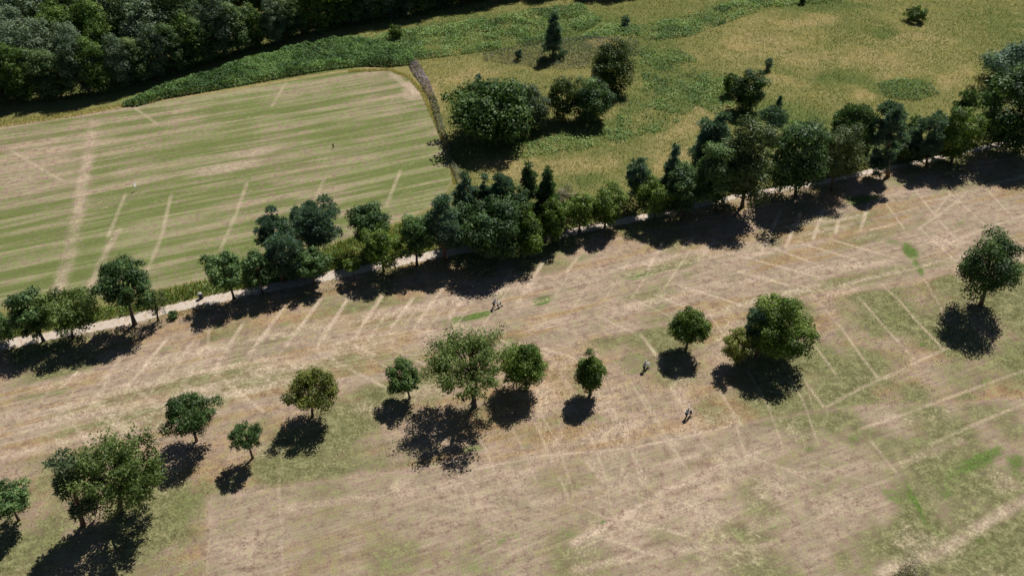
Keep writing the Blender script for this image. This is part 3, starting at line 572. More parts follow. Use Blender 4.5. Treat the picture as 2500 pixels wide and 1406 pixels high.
o = link('dry_grass_fringe', mesh_ngons('dry_grass_fringe', blades(fx, fy, r3.uniform(.2, .45, len(fx)), r3.uniform(.1, .18, len(fx)), 0.8, rng=r3), 3, {'tint': np.repeat(np.clip(r3.normal(.78, .15, len(fx)), 0, 1), 3)}), M_GRASS)
tag(o, 'narrow reddish dry grass rim curving round the right corner of the mown field', 'grass', kind='stuff')
# wisps that roughen the uncut strips near the path
WISP = np.vstack([G2([p for p in PATH if -130 < p[0] < 2600]) + np.array([0, -1.3]), (G2([p for p in PATH if -130 < p[0] < 2600]) + np.array([0, -4.2]))[::-1]])
wx, wy = scatter(WISP, 16, r3); kk = fbm(wx, wy, 4, 151, 3) > 0.45; wx, wy = wx[kk], wy[kk]
o = link('path_edge_grass', mesh_ngons('path_edge_grass', blades(wx, wy, r3.uniform(.12, .4, len(wx)), r3.uniform(.08, .15, len(wx)), 0.8, rng=r3), 3, {'tint': np.repeat(np.clip(r3.normal(.42, .2, len(wx)), 0, 1), 3)}), M_GRASS)
tag(o, 'rough ankle-high grass along the near edge of the gravel path', 'grass', kind='stuff')

# short tufts of the uncut rough between the two fairways
ROUGH = np.vstack([G2([p for p in F1_LO if p[0] < 2600]), G2([p for p in F2_UP if p[0] > -300])[::-1]])
r4 = np.random.default_rng(61); tx_, ty_ = scatter(ROUGH, 16, r4); kk = (np.abs(tx_) < 100) & (r4.random(len(tx_)) < 0.15 + sst(0.4, 0.62, fbm(tx_, ty_, 2.2, 171, 3))); tx_, ty_ = tx_[kk], ty_[kk]
gmask = sst(0.44, 0.66, fbm(tx_, ty_, 22, 3, 4) * 0.5 + fbm(tx_, ty_, 7, 11, 4) * 0.5)
o = link('rough_grass', mesh_ngons('rough_grass', blades(tx_, ty_, r4.uniform(.06, .2, len(tx_)), r4.uniform(.06, .13, len(tx_)), 1.2, rng=r4), 3, {'tint': np.repeat(np.clip(0.72 - 0.4 * gmask + r4.normal(0, .16, len(tx_)), 0, 1), 3)}), M_GRASS)
tag(o, 'low uneven grass tufts in the rough between the two fairways', 'grass', kind='stuff')

# ------------------------------------------------------------------ trees
def LM(n, d, m, l, tr=0.25, g=0.35): return leaf_mat(n, S(*d, 1.9), S(*m, 1.8), S(*l, 1.6), tr * 0.85, g * 0.6)
LEAF = dict(
    maple=LM('leaf_maple', (52, 82, 44), (94, 130, 70), (154, 184, 112), 0.32, 0.4),
    bright=LM('leaf_bright', (64, 92, 34), (114, 146, 58), (178, 198, 100), 0.38, 0.35),
    lime=LM('leaf_lime', (92, 106, 42), (150, 160, 74), (206, 210, 120), 0.38, 0.35),
    open=LM('leaf_open', (80, 104, 48), (130, 154, 80), (182, 200, 122), 0.38, 0.35),
    dark=LM('leaf_dark', (46, 76, 38), (82, 116, 56), (130, 160, 88), 0.3, 0.35),
    pine=LM('leaf_pine', (84, 114, 92), (122, 154, 128), (166, 192, 164), 0.3, 0.2),
    pinegreen=LM('leaf_pinegreen', (74, 104, 66), (110, 142, 90), (152, 176, 118), 0.3, 0.2),
    olive=LM('leaf_olive', (54, 78, 36), (90, 112, 54), (136, 152, 82), 0.32, 0.3),
    birch=LM('leaf_birch', (76, 96, 50), (116, 134, 78), (162, 174, 114), 0.32, 0.35),
    willow=LM('leaf_willow', (76, 98, 70), (114, 136, 100), (160, 178, 140), 0.3, 0.35),
    grey=LM('leaf_grey', (128, 124, 100), (170, 162, 136), (204, 194, 170), 0.3, 0.2),
    wood=LM('leaf_wood', (58, 86, 50), (104, 134, 80), (158, 180, 118), 0.3, 0.25),
    woodgrey=LM('leaf_woodgrey', (76, 100, 76), (124, 148, 114), (172, 190, 154), 0.3, 0.25),
    woodgreen=LM('leaf_woodgreen', (60, 92, 40), (110, 144, 66), (166, 192, 102), 0.34, 0.25))
M_BARK = plain('bark_grey_brown', S(92, 80, 66), 0.9, 0.35, 9.0)
M_BARKP = plain('bark_pine_red', S(120, 88, 66), 0.9, 0.35, 9.0)
M_BARKW = plain('bark_pale', S(150, 142, 130), 0.85, 0.4, 5.0)

def crown_points(kind, a, c, rng, leaf, cov):
    """clumps of leaves through an irregular ellipsoid: returns leaf centres, normals, sizes, tint, clump centres"""
    area = 4 * math.pi * (((a * a) ** 1.6 + 2 * (a * c) ** 1.6) / 3) ** (1 / 1.6)
    P = {'pine': (0.24, 0.80, 0.42), 'spruce': (0.17, 0.9, 0.5), 'birch': (0.26, 1.5, 0.55), 'open': (0.20, 1.0, 0.5)}.get(kind, (0.29, 0.85, 0.6))
    rc = P[0] * (a * a * c) ** (1 / 3); zs = P[1]
    ncl = int(np.clip({'pine': 70, 'spruce': 130, 'birch': 40, 'open': 90, 'bush': 60, 'lime': 80}.get(kind, 52) * (0.6 + 0.1 * a), 14, 130))
    d = rng.normal(size=(ncl * 3, 3)); d /= np.linalg.norm(d, axis=1, keepdims=True)
    rad = rng.uniform(0.30, 1.0, len(d)) ** 0.45
    pts = d * rad[:, None]
    if kind == 'spruce':
        t = rng.random(len(d)); ang = rng.uniform(0, 2 * math.pi, len(d)); rr = (1 - t) ** 0.62 * rng.uniform(0.3, 1, len(d)) * 1.2
        pts = np.stack([np.cos(ang) * rr, np.sin(ang) * rr, t * 2 - 1], 1)
    if kind == 'lime':              # pointed egg
        f = np.clip(1.1 - 0.68 * (pts[:, 2] + 0.1), 0.22, 1.12); pts[:, :2] *= f[:, None]
    if kind in ('round', 'maple', 'open', 'pine'):
        pts = pts[(pts[:, 2] > -0.85)]
    # keep clumps apart so that gaps stay between them
    keep = []
    mind = {'open': 0.2, 'spruce': 0.12, 'pine': 0.2}.get(kind, 0.28)
    for p_ in pts:
        if all(np.sum((p_ - q_) ** 2) > mind * mind * rng.uniform(.4, 1.2) for q_ in keep): keep.append(p_)
        if len(keep) >= ncl: break
    pts = np.array(keep); n = len(pts)
    la = (0.1 if kind in ('lime', 'spruce', 'pine', 'bush') else 0.14); lump = 1 + la * np.sin(pts[:, 0] * 3 + rng.uniform(0, 6)) * np.cos(pts[:, 1] * 3 + rng.uniform(0, 6)) + 0.6 * la * np.sin(pts[:, 2] * 4 + pts[:, 0] * 2 + rng.uniform(0, 6)) + (0.0 if kind in ('pine', 'spruce', 'lime') else 0.13) * (rng.random(n) < 0.1) + rng.normal(0, 0.09, n)
    cs = rng.uniform(0.55, 1.35, n) * rc
    shrink = np.array([max(0.3, 1 - 0.75 * rc / a), max(0.3, 1 - 0.75 * rc / a), max(0.3, 1 - 0.75 * rc * zs / c)])
    cen = pts * shrink * lump[:, None] * np.array([a, a, c])
    leaf = max(leaf, math.sqrt(cov * area / (15500 * 0.6))); N = max(250, int(cov * area / (leaf * leaf * 0.6)))
    wgt = cs ** 2; ci = rng.choice(n, N, p=wgt / wgt.sum())
    dd = rng.normal(size=(N, 3)); dd /= np.linalg.norm(dd, axis=1, keepdims=True)
    dd[:, 2] = np.where(dd[:, 2] < -0.55, -dd[:, 2] * rng.uniform(.2, 1, N), dd[:, 2])
    rr = rng.uniform(0.12, 1.0, N) ** 0.42 * rng.uniform(.88, 1.12, N)
    off = dd * (cs[ci] * rr)[:, None]; off[:, 2] *= zs
    if kind == 'open':              # shoots that point outward
        u = cen[ci] / np.maximum(np.linalg.norm(cen[ci], axis=1, keepdims=True), .1); u[:, 2] += 0.5
        off += u * (rng.uniform(-.4, 1.3, N) * cs[ci] * (rng.random(N) < .4))[:, None]
    pos = cen[ci] + off
    if kind == 'birch': pos[:, 2] -= 0.25 * cs[ci] * rng.random(N)
    nr = dd * 1.0 + np.array([0, 0, 0.4]) + rng.normal(0, 0.38, (N, 3))
    if kind in ('pine', 'spruce'): nr = np.cross(dd, rng.normal(size=(N, 3))) + np.array([0, 0, .3])
    ctint = np.clip(rng.normal(0.5, 0.15, n), 0, 1)
    tint = np.clip(ctint[ci] + rng.normal(0, 0.19, N), 0, 1)
    sz = leaf * rng.uniform(0.65, 1.4, N)
    return pos, nr, sz, tint, cen, cs, dd

def crown_mesh(name, kind, a, c, zc, off, rng, leaf, cov, ground=None):
    pos, nr, sz, tint, cen, cs, dd = crown_points(kind, a, c, rng, leaf, cov)
    pos = pos + np.array([off[0], off[1], zc]); cen = cen + np.array([off[0], off[1], zc])
    low = pos[:, 2] < 0.12
    pos[low, 2] = 0.12 + rng.random(low.sum()) * 0.5
    if kind in ('pine', 'spruce'):
        # needle sprays: long narrow leaves along the outward direction
        t = dd + rng.normal(0, 0.35, dd.shape); t /= np.linalg.norm(t, axis=1, keepdims=True)
        nn = np.cross(t, rng.normal(size=t.shape)); nn /= np.maximum(np.linalg.norm(nn, axis=1, keepdims=True), 1e-6); s = np.cross(nn, t)
        Lh, Wh = (sz * 0.9)[:, None], (sz * 0.22)[:, None]
        Q = np.empty((len(pos), 4, 3)); Q[:, 0] = pos - t * Lh; Q[:, 1] = pos + s * Wh; Q[:, 2] = pos + t * Lh; Q[:, 3] = pos - s * Wh
        Q = Q.reshape(-1, 3)
    else:
        Q = leafquads(pos, nr, sz * 1.15, sz * (0.62 if kind != 'birch' else 0.45), rng, 0.4)
    return mesh_ngons(name, Q, 4, {'tint': np.repeat(tint, 4)}), cen, cs

def trunk_mesh(h, zc, c, off, cen, rng, r0, kind, nlimb=9, fork=0.0):
    mb = MB(); zb = max(zc - c * 0.9, 0.4); top = zc + c * (0.75 if kind in ('spruce', 'pine') else 0.3)
    p = []; rr = []
    for i in range(7):
        t = i / 6; z = -0.15 + (top + 0.15) * t
        fx_ = min(1, max(0, z / max(zc, .1))) ** 1.1
        p.append((off[0] * fx_ + 0.04 * h * 0.35 * math.sin(3 * t + r0 * 40) * t, off[1] * fx_, z)); rr.append(r0 * (1.35 if i == 0 else 1) * (1 - 0.85 * t) + 0.015)
    if fork:                     # the trunk splits in two
        zf = fork; mb.tube([(0, 0, -.15), (0, 0, .3), (-.06, 0, zf)], [r0 * 1.4, r0, r0 * .85], 9)
        for sg in (-1, 1):
            mb.tube([(-.06, 0, zf - .1), (sg * .45 - .06, 0, zf + .8), (sg * .8 + (off[0]), .3 * sg, zc), (sg * .9 + off[0], .4 * sg, top)], [r0 * .72, r0 * .6, r0 * .38, .03], 8)
    else: mb.tube(p, rr, 8)
    if len(cen):
        idx = rng.permutation(len(cen))[:nlimb]
        for i in idx:
            e = cen[i]; zt = min(max(zb * rng.uniform(0.85, 1.25), 0.25 * zc), e[2] - 0.05, top * 0.9); zt = max(zt, 0.2)
            f = min(1, max(0, zt / max(zc, .1))) ** 1.1
            s0 = Vector((off[0] * f, off[1] * f, zt)); e = Vector(e); m = s0.lerp(e, 0.5) + Vector((0, 0, -0.06 * (e - s0).length if kind == 'pine' else 0.12 * (e - s0).length))
            rb = r0 * rng.uniform(0.3, 0.5); mb.tube([s0, m, e], [rb, rb * 0.6, rb * 0.18], 5, cap=False)
    return mb
TREES = []
def tree(name, label, base, box, kind, mat, leaf=0.34, cov=2.0, bark=None, group=None, cat='tree', seed=None, r0=None, nlimb=9, minlow=0.0, fork=0.0):
    x, y, z = gp(*base); s0 = scale_at(y, 2.0)
    u0, v0, u1, v1 = box; vc = (v0 + v1) / 2
    zc = height_at(y, vc); sc = scale_at(y, zc); a = (u1 - u0) / 2 / sc
    dp = math.atan2(CAMH - zc, y); hp = (v1 - v0) / 2 / sc
    c2 = hp * hp - (a * math.sin(dp)) ** 2
    c = math.sqrt(max(c2, 0.0)) / math.cos(dp); c = float(np.clip(c, 0.55 * a, 2.6 * a)) * 1.07; a *= 1.05; leaf *= 0.85
    cov *= 1.15
    if group == PB and base[0] > 1040: a *= 1.04; c *= 1.07; cov *= 1.2; zc -= 0.03 * c
    elif group == PB: cov *= 1.15
    zc = max(zc - z, c * 0.75 + minlow); offx = x_at((u0 + u1) / 2, y, zc + z) - x
    seed = seed if seed is not None else int(base[0] * 7 + base[1] * 13) % 100000
    rng = np.random.default_rng(abs(seed)); h = zc + c
    r0 = r0 or (0.04 + 0.017 * h)
    root = empty(name, (x, y, z)); off = (offx, 0.0)
    shp = {'bright': 'round', 'maple': 'maple'}.get(kind, kind)
    me, cen, cs = crown_mesh(name + '_crown', shp, a, c, zc, off, rng, leaf, cov)
    link('crown', me, LEAF[mat], root)
    trunk_mesh(h, zc, c, off, cen, rng, r0, kind, nlimb, fork).build('trunk', bark or M_BARK, root)
    tag(root, label, cat, group); TREES.append((root, x, y, a, h)); return root

PB = 'trees along the gravel path'
ROW = 'trees standing in the rough between the two fairways'
tree('broadleaf_tree', 'round dense green tree cut by the left edge of the photo near the bottom', (46, 1270), (-40, 1184, 78, 1250), 'maple', 'maple', 0.30, 2.4, group=ROW)
tree('broadleaf_tree', 'large loose light green tree beside a pine, bottom left', (292, 1250), (202, 1056, 404, 1254), 'open', 'open', 0.27, 1.8, group=ROW, nlimb=26, r0=0.32)
tree('pine_tree', 'grey-green pine against the left side of the large loose tree, bottom left', (203, 1282), (138, 1118, 236, 1276), 'pine', 'willow', 0.34, 1.4, M_BARKP, group=ROW, nlimb=14)
tree('pine_tree', 'dark green dense pine with a bare trunk, left of the row between fairways', (480, 1076), (387, 950, 532, 1066), 'round', 'dark', 0.27, 1.9, M_BARKP, group=ROW, nlimb=14)
tree('pine_tree', 'smallest leaning dark pine of the row between fairways', (617, 1118), (556, 1024, 642, 1104), 'pine', 'pinegreen', 0.26, 1.9, M_BARKP, group=ROW, nlimb=16)
tree('broadleaf_tree', 'yellow-green rounded tree with a heavy crown down to the grass', (763, 1016), (690, 893, 827, 1012), 'round', 'lime', 0.28, 2.1, group=ROW)
tree('broadleaf_tree', 'small dark green upright tree left of the big open tree', (1001, 972), (937, 880, 1030, 966), 'round', 'dark', 0.27, 2.2, group=ROW, nlimb=12)
tree('broadleaf_tree', 'big open airy tree with a forked trunk in the middle of the row', (1158, 992), (1044, 810, 1246, 968), 'open', 'open', 0.27, 1.75, group=ROW, nlimb=34, r0=0.34, fork=2.2)
tree('broadleaf_tree', 'pointed dense yellow-green tree touching the big open tree', (1284, 952), (1222, 826, 1341, 946), 'lime', 'bright', 0.28, 2.9, group=ROW)
tree('broadleaf_tree', 'narrow egg-shaped green tree standing alone right of the pointed one', (1441, 963), (1403, 853, 1478, 955), 'lime', 'bright', 0.26, 3.0, group=ROW)
tree('broadleaf_tree', 'small pointed green tree with a thin trunk beside the golfer on green grass', (1675, 853), (1636, 744, 1733, 842), 'lime', 'bright', 0.27, 3.0, group=ROW)
tree('broadleaf_tree', 'largest round green tree of the right-hand clump', (1900, 870), (1824, 710, 1992, 888), 'maple', 'bright', 0.30, 2.2, group=ROW, nlimb=14)
tree('pine_tree', 'narrow blue-green pine in the middle of the right-hand clump', (1846, 866), (1814, 748, 1888, 862), 'pine', 'pine', 0.33, 2.2, M_BARKP, group=ROW)
tree('broadleaf_tree', 'small yellow-green tree at the left of the right-hand clump', (1801, 889), (1759, 797, 1841, 880), 'round', 'lime', 0.28, 1.9, group=ROW)
tree('pine_tree', 'tall pine leaning right at the right edge of the photo', (2394, 746), (2338, 568, 2503, 735), 'round', 'dark', 0.30, 1.9, M_BARKP, group=ROW, nlimb=22, r0=0.3)
PB = 'trees along the gravel path'
tree('broadleaf_tree', 'green tree cut by the left edge of the photo beside the path', (-8, 838), (-60, 752, 32, 838), 'maple', 'maple', 0.34, 2.1, group=PB)
tree('broadleaf_tree', 'blue-green tree, first whole one on the path from the left', (107, 833), (22, 703, 126, 828), 'maple', 'maple', 0.34, 2.0, group=PB)
tree('broadleaf_tree', 'broad olive-green tree, second whole one on the path from the left', (178, 826), (102, 698, 233, 822), 'round', 'open', 0.34, 1.8, group=PB, nlimb=14)
tree('broadleaf_tree', 'tall green tree with a long bare trunk over the path at left', (329, 792), (229, 632, 374, 762), 'round', 'maple', 0.34, 1.8, group=PB, nlimb=20, r0=0.3)
tree('willow_sapling', 'thin feathery sapling beside the long-trunked tree on the path', (386, 782), (352, 698, 408, 778), 'birch', 'birch', 0.26, 0.8, group=PB)
tree('shrub', 'tiny round shrub on the near side of the path at left', (418, 775), (408, 757, 434, 779), 'bush', 'maple', 0.24, 1.8, group=PB, cat='shrub')
tree('broadleaf_tree', 'dark green tree left of a touching pair on the path', (572, 730), (493, 608, 602, 708), 'maple', 'maple', 0.34, 2.1, group=PB)
tree('broadleaf_tree', 'round dark green tree right of a touching pair on the path', (640, 715), (580, 610, 680, 704), 'maple', 'maple', 0.34, 2.1, group=PB)
tree('pine_tree', 'largest spreading blue-green pine behind the path at left', (752, 628), (698, 482, 832, 618), 'pine', 'pine', 0.36, 2.2, M_BARKP, group=PB, nlimb=20, r0=0.3)
tree('pine_tree', 'pine leaning out left of the largest spreading pine', (690, 640), (624, 512, 708, 612), 'pine', 'pine', 0.36, 2.2, M_BARKP, group=PB, nlimb=12)
tree('pine_tree', 'dark pine in front of the largest spreading pine', (688, 688), (643, 560, 745, 690), 'pine', 'pine', 0.36, 2.4, M_BARKP, group=PB)
tree('broadleaf_tree', 'round green tree on the path just below the pines', (768, 692), (704, 600, 806, 684), 'maple', 'maple', 0.34, 2.2, group=PB)
tree('broadleaf_tree', 'tiny lollipop tree on the near side of the path', (866, 684), (836, 627, 881, 668), 'maple', 'bright', 0.26, 2.2, group=PB, nlimb=5)
tree('broadleaf_tree', 'round dark tree standing back behind a pair on the path', (895, 618), (843, 490, 957, 592), 'maple', 'maple', 0.34, 2.1, group=PB)
tree('broadleaf_tree', 'mid green tree over the path right of the lollipop tree', (937, 664), (878, 545, 978, 658), 'maple', 'bright', 0.34, 1.9, group=PB)
tree('broadleaf_tree', 'dense green tree on the path left of the dark pine group', (1018, 648), (968, 523, 1060, 632), 'maple', 'maple', 0.34, 2.1, group=PB)
for i, (lb, ba, bx_, kd, mt) in enumerate([
    ('pine at the left foot of the central tree mass', (1085, 632), (1042, 480, 1135, 620), 'pine', 'pine'),
    ('dark pine top rising at the left of the central tree mass', (1140, 575), (1105, 432, 1170, 560), 'pine', 'pine'),
    ('dark pine second from left at the back of the central tree mass', (1180, 570), (1155, 436, 1215, 560), 'spruce', 'pine'),
    ('pine third from left at the back of the central tree mass', (1228, 565), (1195, 424, 1262, 555), 'pine', 'pine'),
    ('pointed conifer left of a pair of tall tips in the central tree mass', (1288, 556), (1256, 408, 1324, 556), 'spruce', 'pinegreen'),
    ('pointed conifer right of a pair of tall tips in the central tree mass', (1334, 556), (1298, 408, 1372, 556), 'spruce', 'pinegreen')]):
    tree('pine_tree', lb, ba, bx_, kd, mt, 0.36, 2.3, M_BARKP, group=PB)
tree('shrub', 'pale grey thin shrub behind the central tree mass', (1378, 545), (1340, 450, 1412, 540), 'birch', 'grey', 0.26, 0.7, group=PB, cat='shrub')
tree('broadleaf_tree', 'biggest glossy green tree in the central tree mass', (1192, 632), (1108, 480, 1276, 620), 'maple', 'maple', 0.36, 2.1, group=PB)
tree('broadleaf_tree', 'green tree leaning forward at the right of the central tree mass', (1275, 622), (1225, 496, 1330, 616), 'maple', 'bright', 0.36, 2.0, group=PB)
tree('broadleaf_tree', 'dark tree filling the back of the central tree mass', (1245, 590), (1225, 462, 1295, 560), 'maple', 'maple', 0.36, 2.0, group=PB)
tree('broadleaf_tree', 'small green tree closing the right end of the central tree mass', (1350, 592), (1316, 494, 1388, 585), 'maple', 'bright', 0.34, 2.1, group=PB)
tree('broadleaf_tree', 'green tree left of a pair of thin trunks on the path', (1415, 567), (1372, 468, 1452, 552), 'maple', 'bright', 0.34, 2.0, group=PB)
tree('broadleaf_tree', 'brighter green tree right of a pair of thin trunks on the path', (1476, 556), (1436, 454, 1527, 548), 'maple', 'bright', 0.34, 2.1, group=PB)
tree('broadleaf_tree', 'light green small tree with drooping base where the path shows', (1598, 535), (1553, 428, 1642, 522), 'maple', 'bright', 0.32, 1.7, group=PB)
tree('pine_tree', 'small blue pine behind the light green tree on the path', (1562, 505), (1530, 386, 1592, 478), 'pine', 'pine', 0.34, 2.2, M_BARKP, group=PB)
tree('pine_tree', 'dark narrow pine behind the light green tree, taller of two', (1640, 500), (1612, 358, 1668, 490), 'spruce', 'pine', 0.34, 2.3, M_BARKP, group=PB)
tree('broadleaf_tree', 'slim green tree with whitish leaf tips beside the light green tree', (1664, 535), (1620, 400, 1704, 530), 'maple', 'maple', 0.34, 1.9, group=PB)
tree('pine_tree', 'big two-headed dark pine behind the tall broadleaves', (1745, 455), (1690, 280, 1795, 440), 'pine', 'pine', 0.36, 2.4, M_BARKP, group=PB)
tree('broadleaf_tree', 'tall grey-green broadleaf in the right tree belt', (1812, 505), (1758, 295, 1888, 492), 'round', 'birch', 0.36, 2.1, group=PB, r0=0.3)
tree('broadleaf_tree', 'rounded dark green tree in front of the tall grey-green one', (1748, 515), (1692, 356, 1802, 500), 'maple', 'maple', 0.36, 2.2, group=PB)
tree('broadleaf_tree', 'widest dark green tree of the right tree belt', (1942, 480), (1866, 300, 2022, 470), 'maple', 'maple', 0.38, 2.2, group=PB)
tree('pine_tree', 'grey-blue young pine behind the widest dark tree', (1885, 330), (1855, 262, 1925, 318), 'pine', 'pine', 0.36, 1.8, M_BARKP, group=PB)
tree('birch_tree', 'weeping birch with a forked bare trunk by the path', (2030, 464), (1983, 308, 2098, 442), 'birch', 'birch', 0.28, 1.9, M_BARK, group=PB, nlimb=14)
tree('pine_tree', 'dark flat-topped pine behind the weeping birch', (2085, 410), (2028, 254, 2142, 385), 'pine', 'pinegreen', 0.36, 2.4, M_BARKP, group=PB)
tree('pine_tree', 'tallest dark pointed conifer of the right tree belt', (2168, 432), (2126, 238, 2204, 428), 'pine', 'pine', 0.38, 2.6, M_BARKP, group=PB)
tree('pine_tree', 'dark low pine between the tall conifer and a grey-blue pine', (2220, 378), (2192, 290, 2250, 370), 'pine', 'pinegreen', 0.36, 2.2, M_BARKP, group=PB)
tree('pine_tree', 'grey-blue pine at the far right of the belt', (2262, 405), (2222, 283, 2305, 395), 'pine', 'pine', 0.36, 2.2, M_BARKP, group=PB)
tree('broadleaf_tree', 'green rounded tree left of the right-edge tree', (2322, 400), (2282, 258, 2390, 398), 'maple', 'bright', 0.36, 2.1, group=PB)
tree('pine_tree', 'dark pine tip behind the green rounded tree at right', (2358, 310), (2328, 221, 2382, 300), 'pine', 'pinegreen', 0.34, 2.2, M_BARKP, group=PB)
tree('broadleaf_tree', 'very large dark tree cut by the right edge of the photo', (2482, 372), (2392, 174, 2580, 366), 'maple', 'dark', 0.38, 2.2, group=PB, r0=0.4)
tree('shrub', 'dark green willow mound behind the right-edge tree', (2500, 205), (2412, 118, 2600, 205), 'bush', 'pine', 0.36, 2.2, group=PB, cat='shrub')
tree('shrub', 'yellow-green low shrub in the gap of the right tree belt', (2200, 400), (2172, 330, 2262, 398), 'bush', 'olive', 0.32, 1.8, group=PB, cat='shrub')
MD = 'bushes standing in the meadow'
tree('bush', 'biggest dark rounded bush in the meadow', (1205, 335), (1094, 188, 1312, 348), 'bush', 'dark', 0.5, 3.2, group=MD, cat='bush')
tree('bush', 'pale willow bush joined to the right side of the biggest bush', (1302, 312), (1262, 212, 1342, 315), 'bush', 'willow', 0.34, 1.9, group=MD, cat='bush')
tree('bush', 'olive upright bush between two dark rounded bushes', (1375, 290), (1335, 190, 1412, 292), 'bush', 'olive', 0.34, 2.0, group=MD, cat='bush')
tree('bush', 'compact round dark green bush in the meadow', (1446, 292), (1392, 194, 1502, 298), 'bush', 'maple', 0.36, 2.3, group=MD, cat='bush')
tree('bush', 'tall brownish-olive bush behind the compact round one', (1495, 222), (1432, 108, 1556, 228), 'bush', 'olive', 0.36, 2.2, group=MD, cat='bush')
tree('spruce_tree', 'single dark narrow conifer standing in blue-grey herbs', (1350, 142), (1322, 38, 1382, 140), 'spruce', 'pine', 0.38, 2.4, M_BARKP, group=MD)
tree('bush', 'small yellow-green bush at the edge of the wood shadow', (966, 96), (948, 60, 985, 96), 'bush', 'bright', 0.34, 1.8, group=MD, cat='bush')
tree('bush', 'tiny dark sapling near the top edge of the meadow', (1525, 68), (1514, 38, 1537, 68), 'bush', 'pine', 0.32, 1.6, group=MD, cat='bush')
tree('bush', 'small green bush left of the darker meadow bush', (1786, 234), (1763, 178, 1806, 234), 'bush', 'bright', 0.34, 2.0, group=MD, cat='bush')
tree('bush', 'dark rectangular bush above the right tree belt', (1830, 272), (1785, 172, 1872, 276), 'bush', 'dark', 0.36, 2.4, group=MD, cat='bush')
tree('bush', 'tiny dark twisted bush alone in the open meadow', (1877, 172), (1866, 142, 1889, 172), 'bush', 'pine', 0.3, 1.6, group=MD, cat='bush')
tree('bush', 'thin dark sapling right of the dark rectangular bush', (1901, 282), (1889, 235, 1913, 280), 'spruce', 'pine', 0.32, 1.8, group=MD, cat='bush')
tree('bush', 'round green bush near the top right of the meadow', (2238, 50), (2210, 14, 2264, 50), 'bush', 'bright', 0.36, 2.2, group=MD, cat='bush')
tree('bush', 'dark sapling at the top edge of the meadow', (1962, 10), (1952, -16, 1972, 10), 'bush', 'dark', 0.32, 1.8, group=MD, cat='bush')
tree('bush', 'low dark sapling among the blue-grey herbs', (1266, 147), (1255, 120, 1277, 147), 'bush', 'pine', 0.32, 1.6, group=MD, cat='bush')
tree('bush', 'tiny dark bush above the biggest bush', (1167, 198), (1157, 180, 1177, 198), 'bush', 'pine', 0.3, 1.6, group=MD, cat='bush')
tree('shrub', 'leafless grey shrub at the bottom edge of the photo', (2235, 1402), (2188, 1366, 2278, 1424), 'bush', 'grey', 0.14, 0.32, M_BARKW, cat='shrub', nlimb=14, r0=0.035)

# ------------------------------------------------------------------ the wood at the upper left: shared crowns, each tree its own object
rw = np.random.default_rng(77); PROTO = []
for i, (mt, a, c, zc, kd) in enumerate([('wood', 4.2, 5.0, 8.2, 'round'), ('woodgrey', 4.4, 4.6, 8.6, 'round'), ('woodgreen', 4.0, 4.2, 7.6, 'maple'), ('wood', 3.6, 5.6, 9.2, 'round'),
                                        ('woodgrey', 3.5, 4.8, 8.0, 'birch'), ('woodgreen', 4.6, 5.2, 8.8, 'round'),
                                        ('wood', 3.6, 6.0, 6.4, 'bush'), ('woodgrey', 3.8, 6.4, 6.8, 'bush'), ('woodgreen', 3.5, 5.6, 6.0, 'bush')]):
    me, cen, cs = crown_mesh('wood_crown', kd, a * 1.1, c * 1.1, zc, (0, 0), rw, 0.36, 2.3); me.materials.append(LEAF[mt])
    tm = trunk_mesh(zc + c, zc, c, (0, 0), cen, rw, 0.24, 'round', 8); tme = bpy.data.meshes.new('wood_trunk'); tme.from_pydata(tm.v, [], tm.f); tme.materials.append(M_BARK); tme.update()
    PROTO.append((me, tme, mt))
EDGE_W = [(-150, 286), (0, 258), (120, 244), (240, 232), (330, 212), (420, 184), (520, 152), (640, 116), (760, 84), (880, 60), (1000, 38), (1120, 14), (1250, -12), (1380, -24), (1500, -20), (1640, -40), (1800, -70)]
P_W = np.vstack([G2(EDGE_W), G2([(1800, -100), (1500, -70), (1200, -75), (900, -75), (400, -75), (-150, -75)])])
pts = []
ed = G2(EDGE_W); seg = np.r_[0, np.cumsum(np.hypot(*np.diff(ed, axis=0).T))]
t = 0.0
while t < seg[-1]:
    pts.append((np.interp(t, seg, ed[:, 0]) + rw.normal(0, 0.5), np.interp(t, seg, ed[:, 1]) + rw.uniform(0, 1.8), True)); t += rw.uniform(3.4, 4.8)
cx_, cy_ = scatter(P_W, 0.6, rw)
for x, y in zip(cx_, cy_):
    if all((x - p[0]) ** 2 + (y - p[1]) ** 2 > 6.0 ** 2 for p in pts): pts.append((x, y, False))
for x, y, front in pts:
    i = int(rw.integers(6, 9)) if front else int(rw.integers(6)); me, tme, mt = PROTO[i]; s = rw.uniform(0.8, 1.15) if front else rw.uniform(0.88, 1.25)
    r = empty('woodland_tree', (x, y, float(terrain(x, y))), rw.uniform(0, 6.28)); sx = s * rw.uniform(.92, 1.12); r.scale = (sx, sx, s)
    o = link('crown', me, None, r); o2 = link('trunk', tme, None, r)
    tint = {'wood': 'dark green', 'woodgrey': 'grey-green', 'woodgreen': 'mid green'}[mt]
    zone = 'beside the left photo edge' if x < -78 else 'above the far-left field corner' if x < -52 else 'left part behind the brambles' if x < -30 else 'right part behind the brambles' if x < 0 else 'at the top photo edge'
    tag(r, ('%s tree on the shaded edge of the wood, %s' if front else '%s tree deeper in the wood, %s') % (tint, zone), 'tree', 'trees of the upper left wood, %s' % zone)
P_WE = np.vstack([G2([(u, v + 6) for u, v in EDGE_W]), G2([(u, v - 26) for u, v in EDGE_W])[::-1]])
thicket('wood_undergrowth', P_WE, 10, 2.6, 0.45, LEAF['wood'], 'dark undergrowth along the foot of the upper left wood', 'undergrowth', 78, 0.4, 0.5)

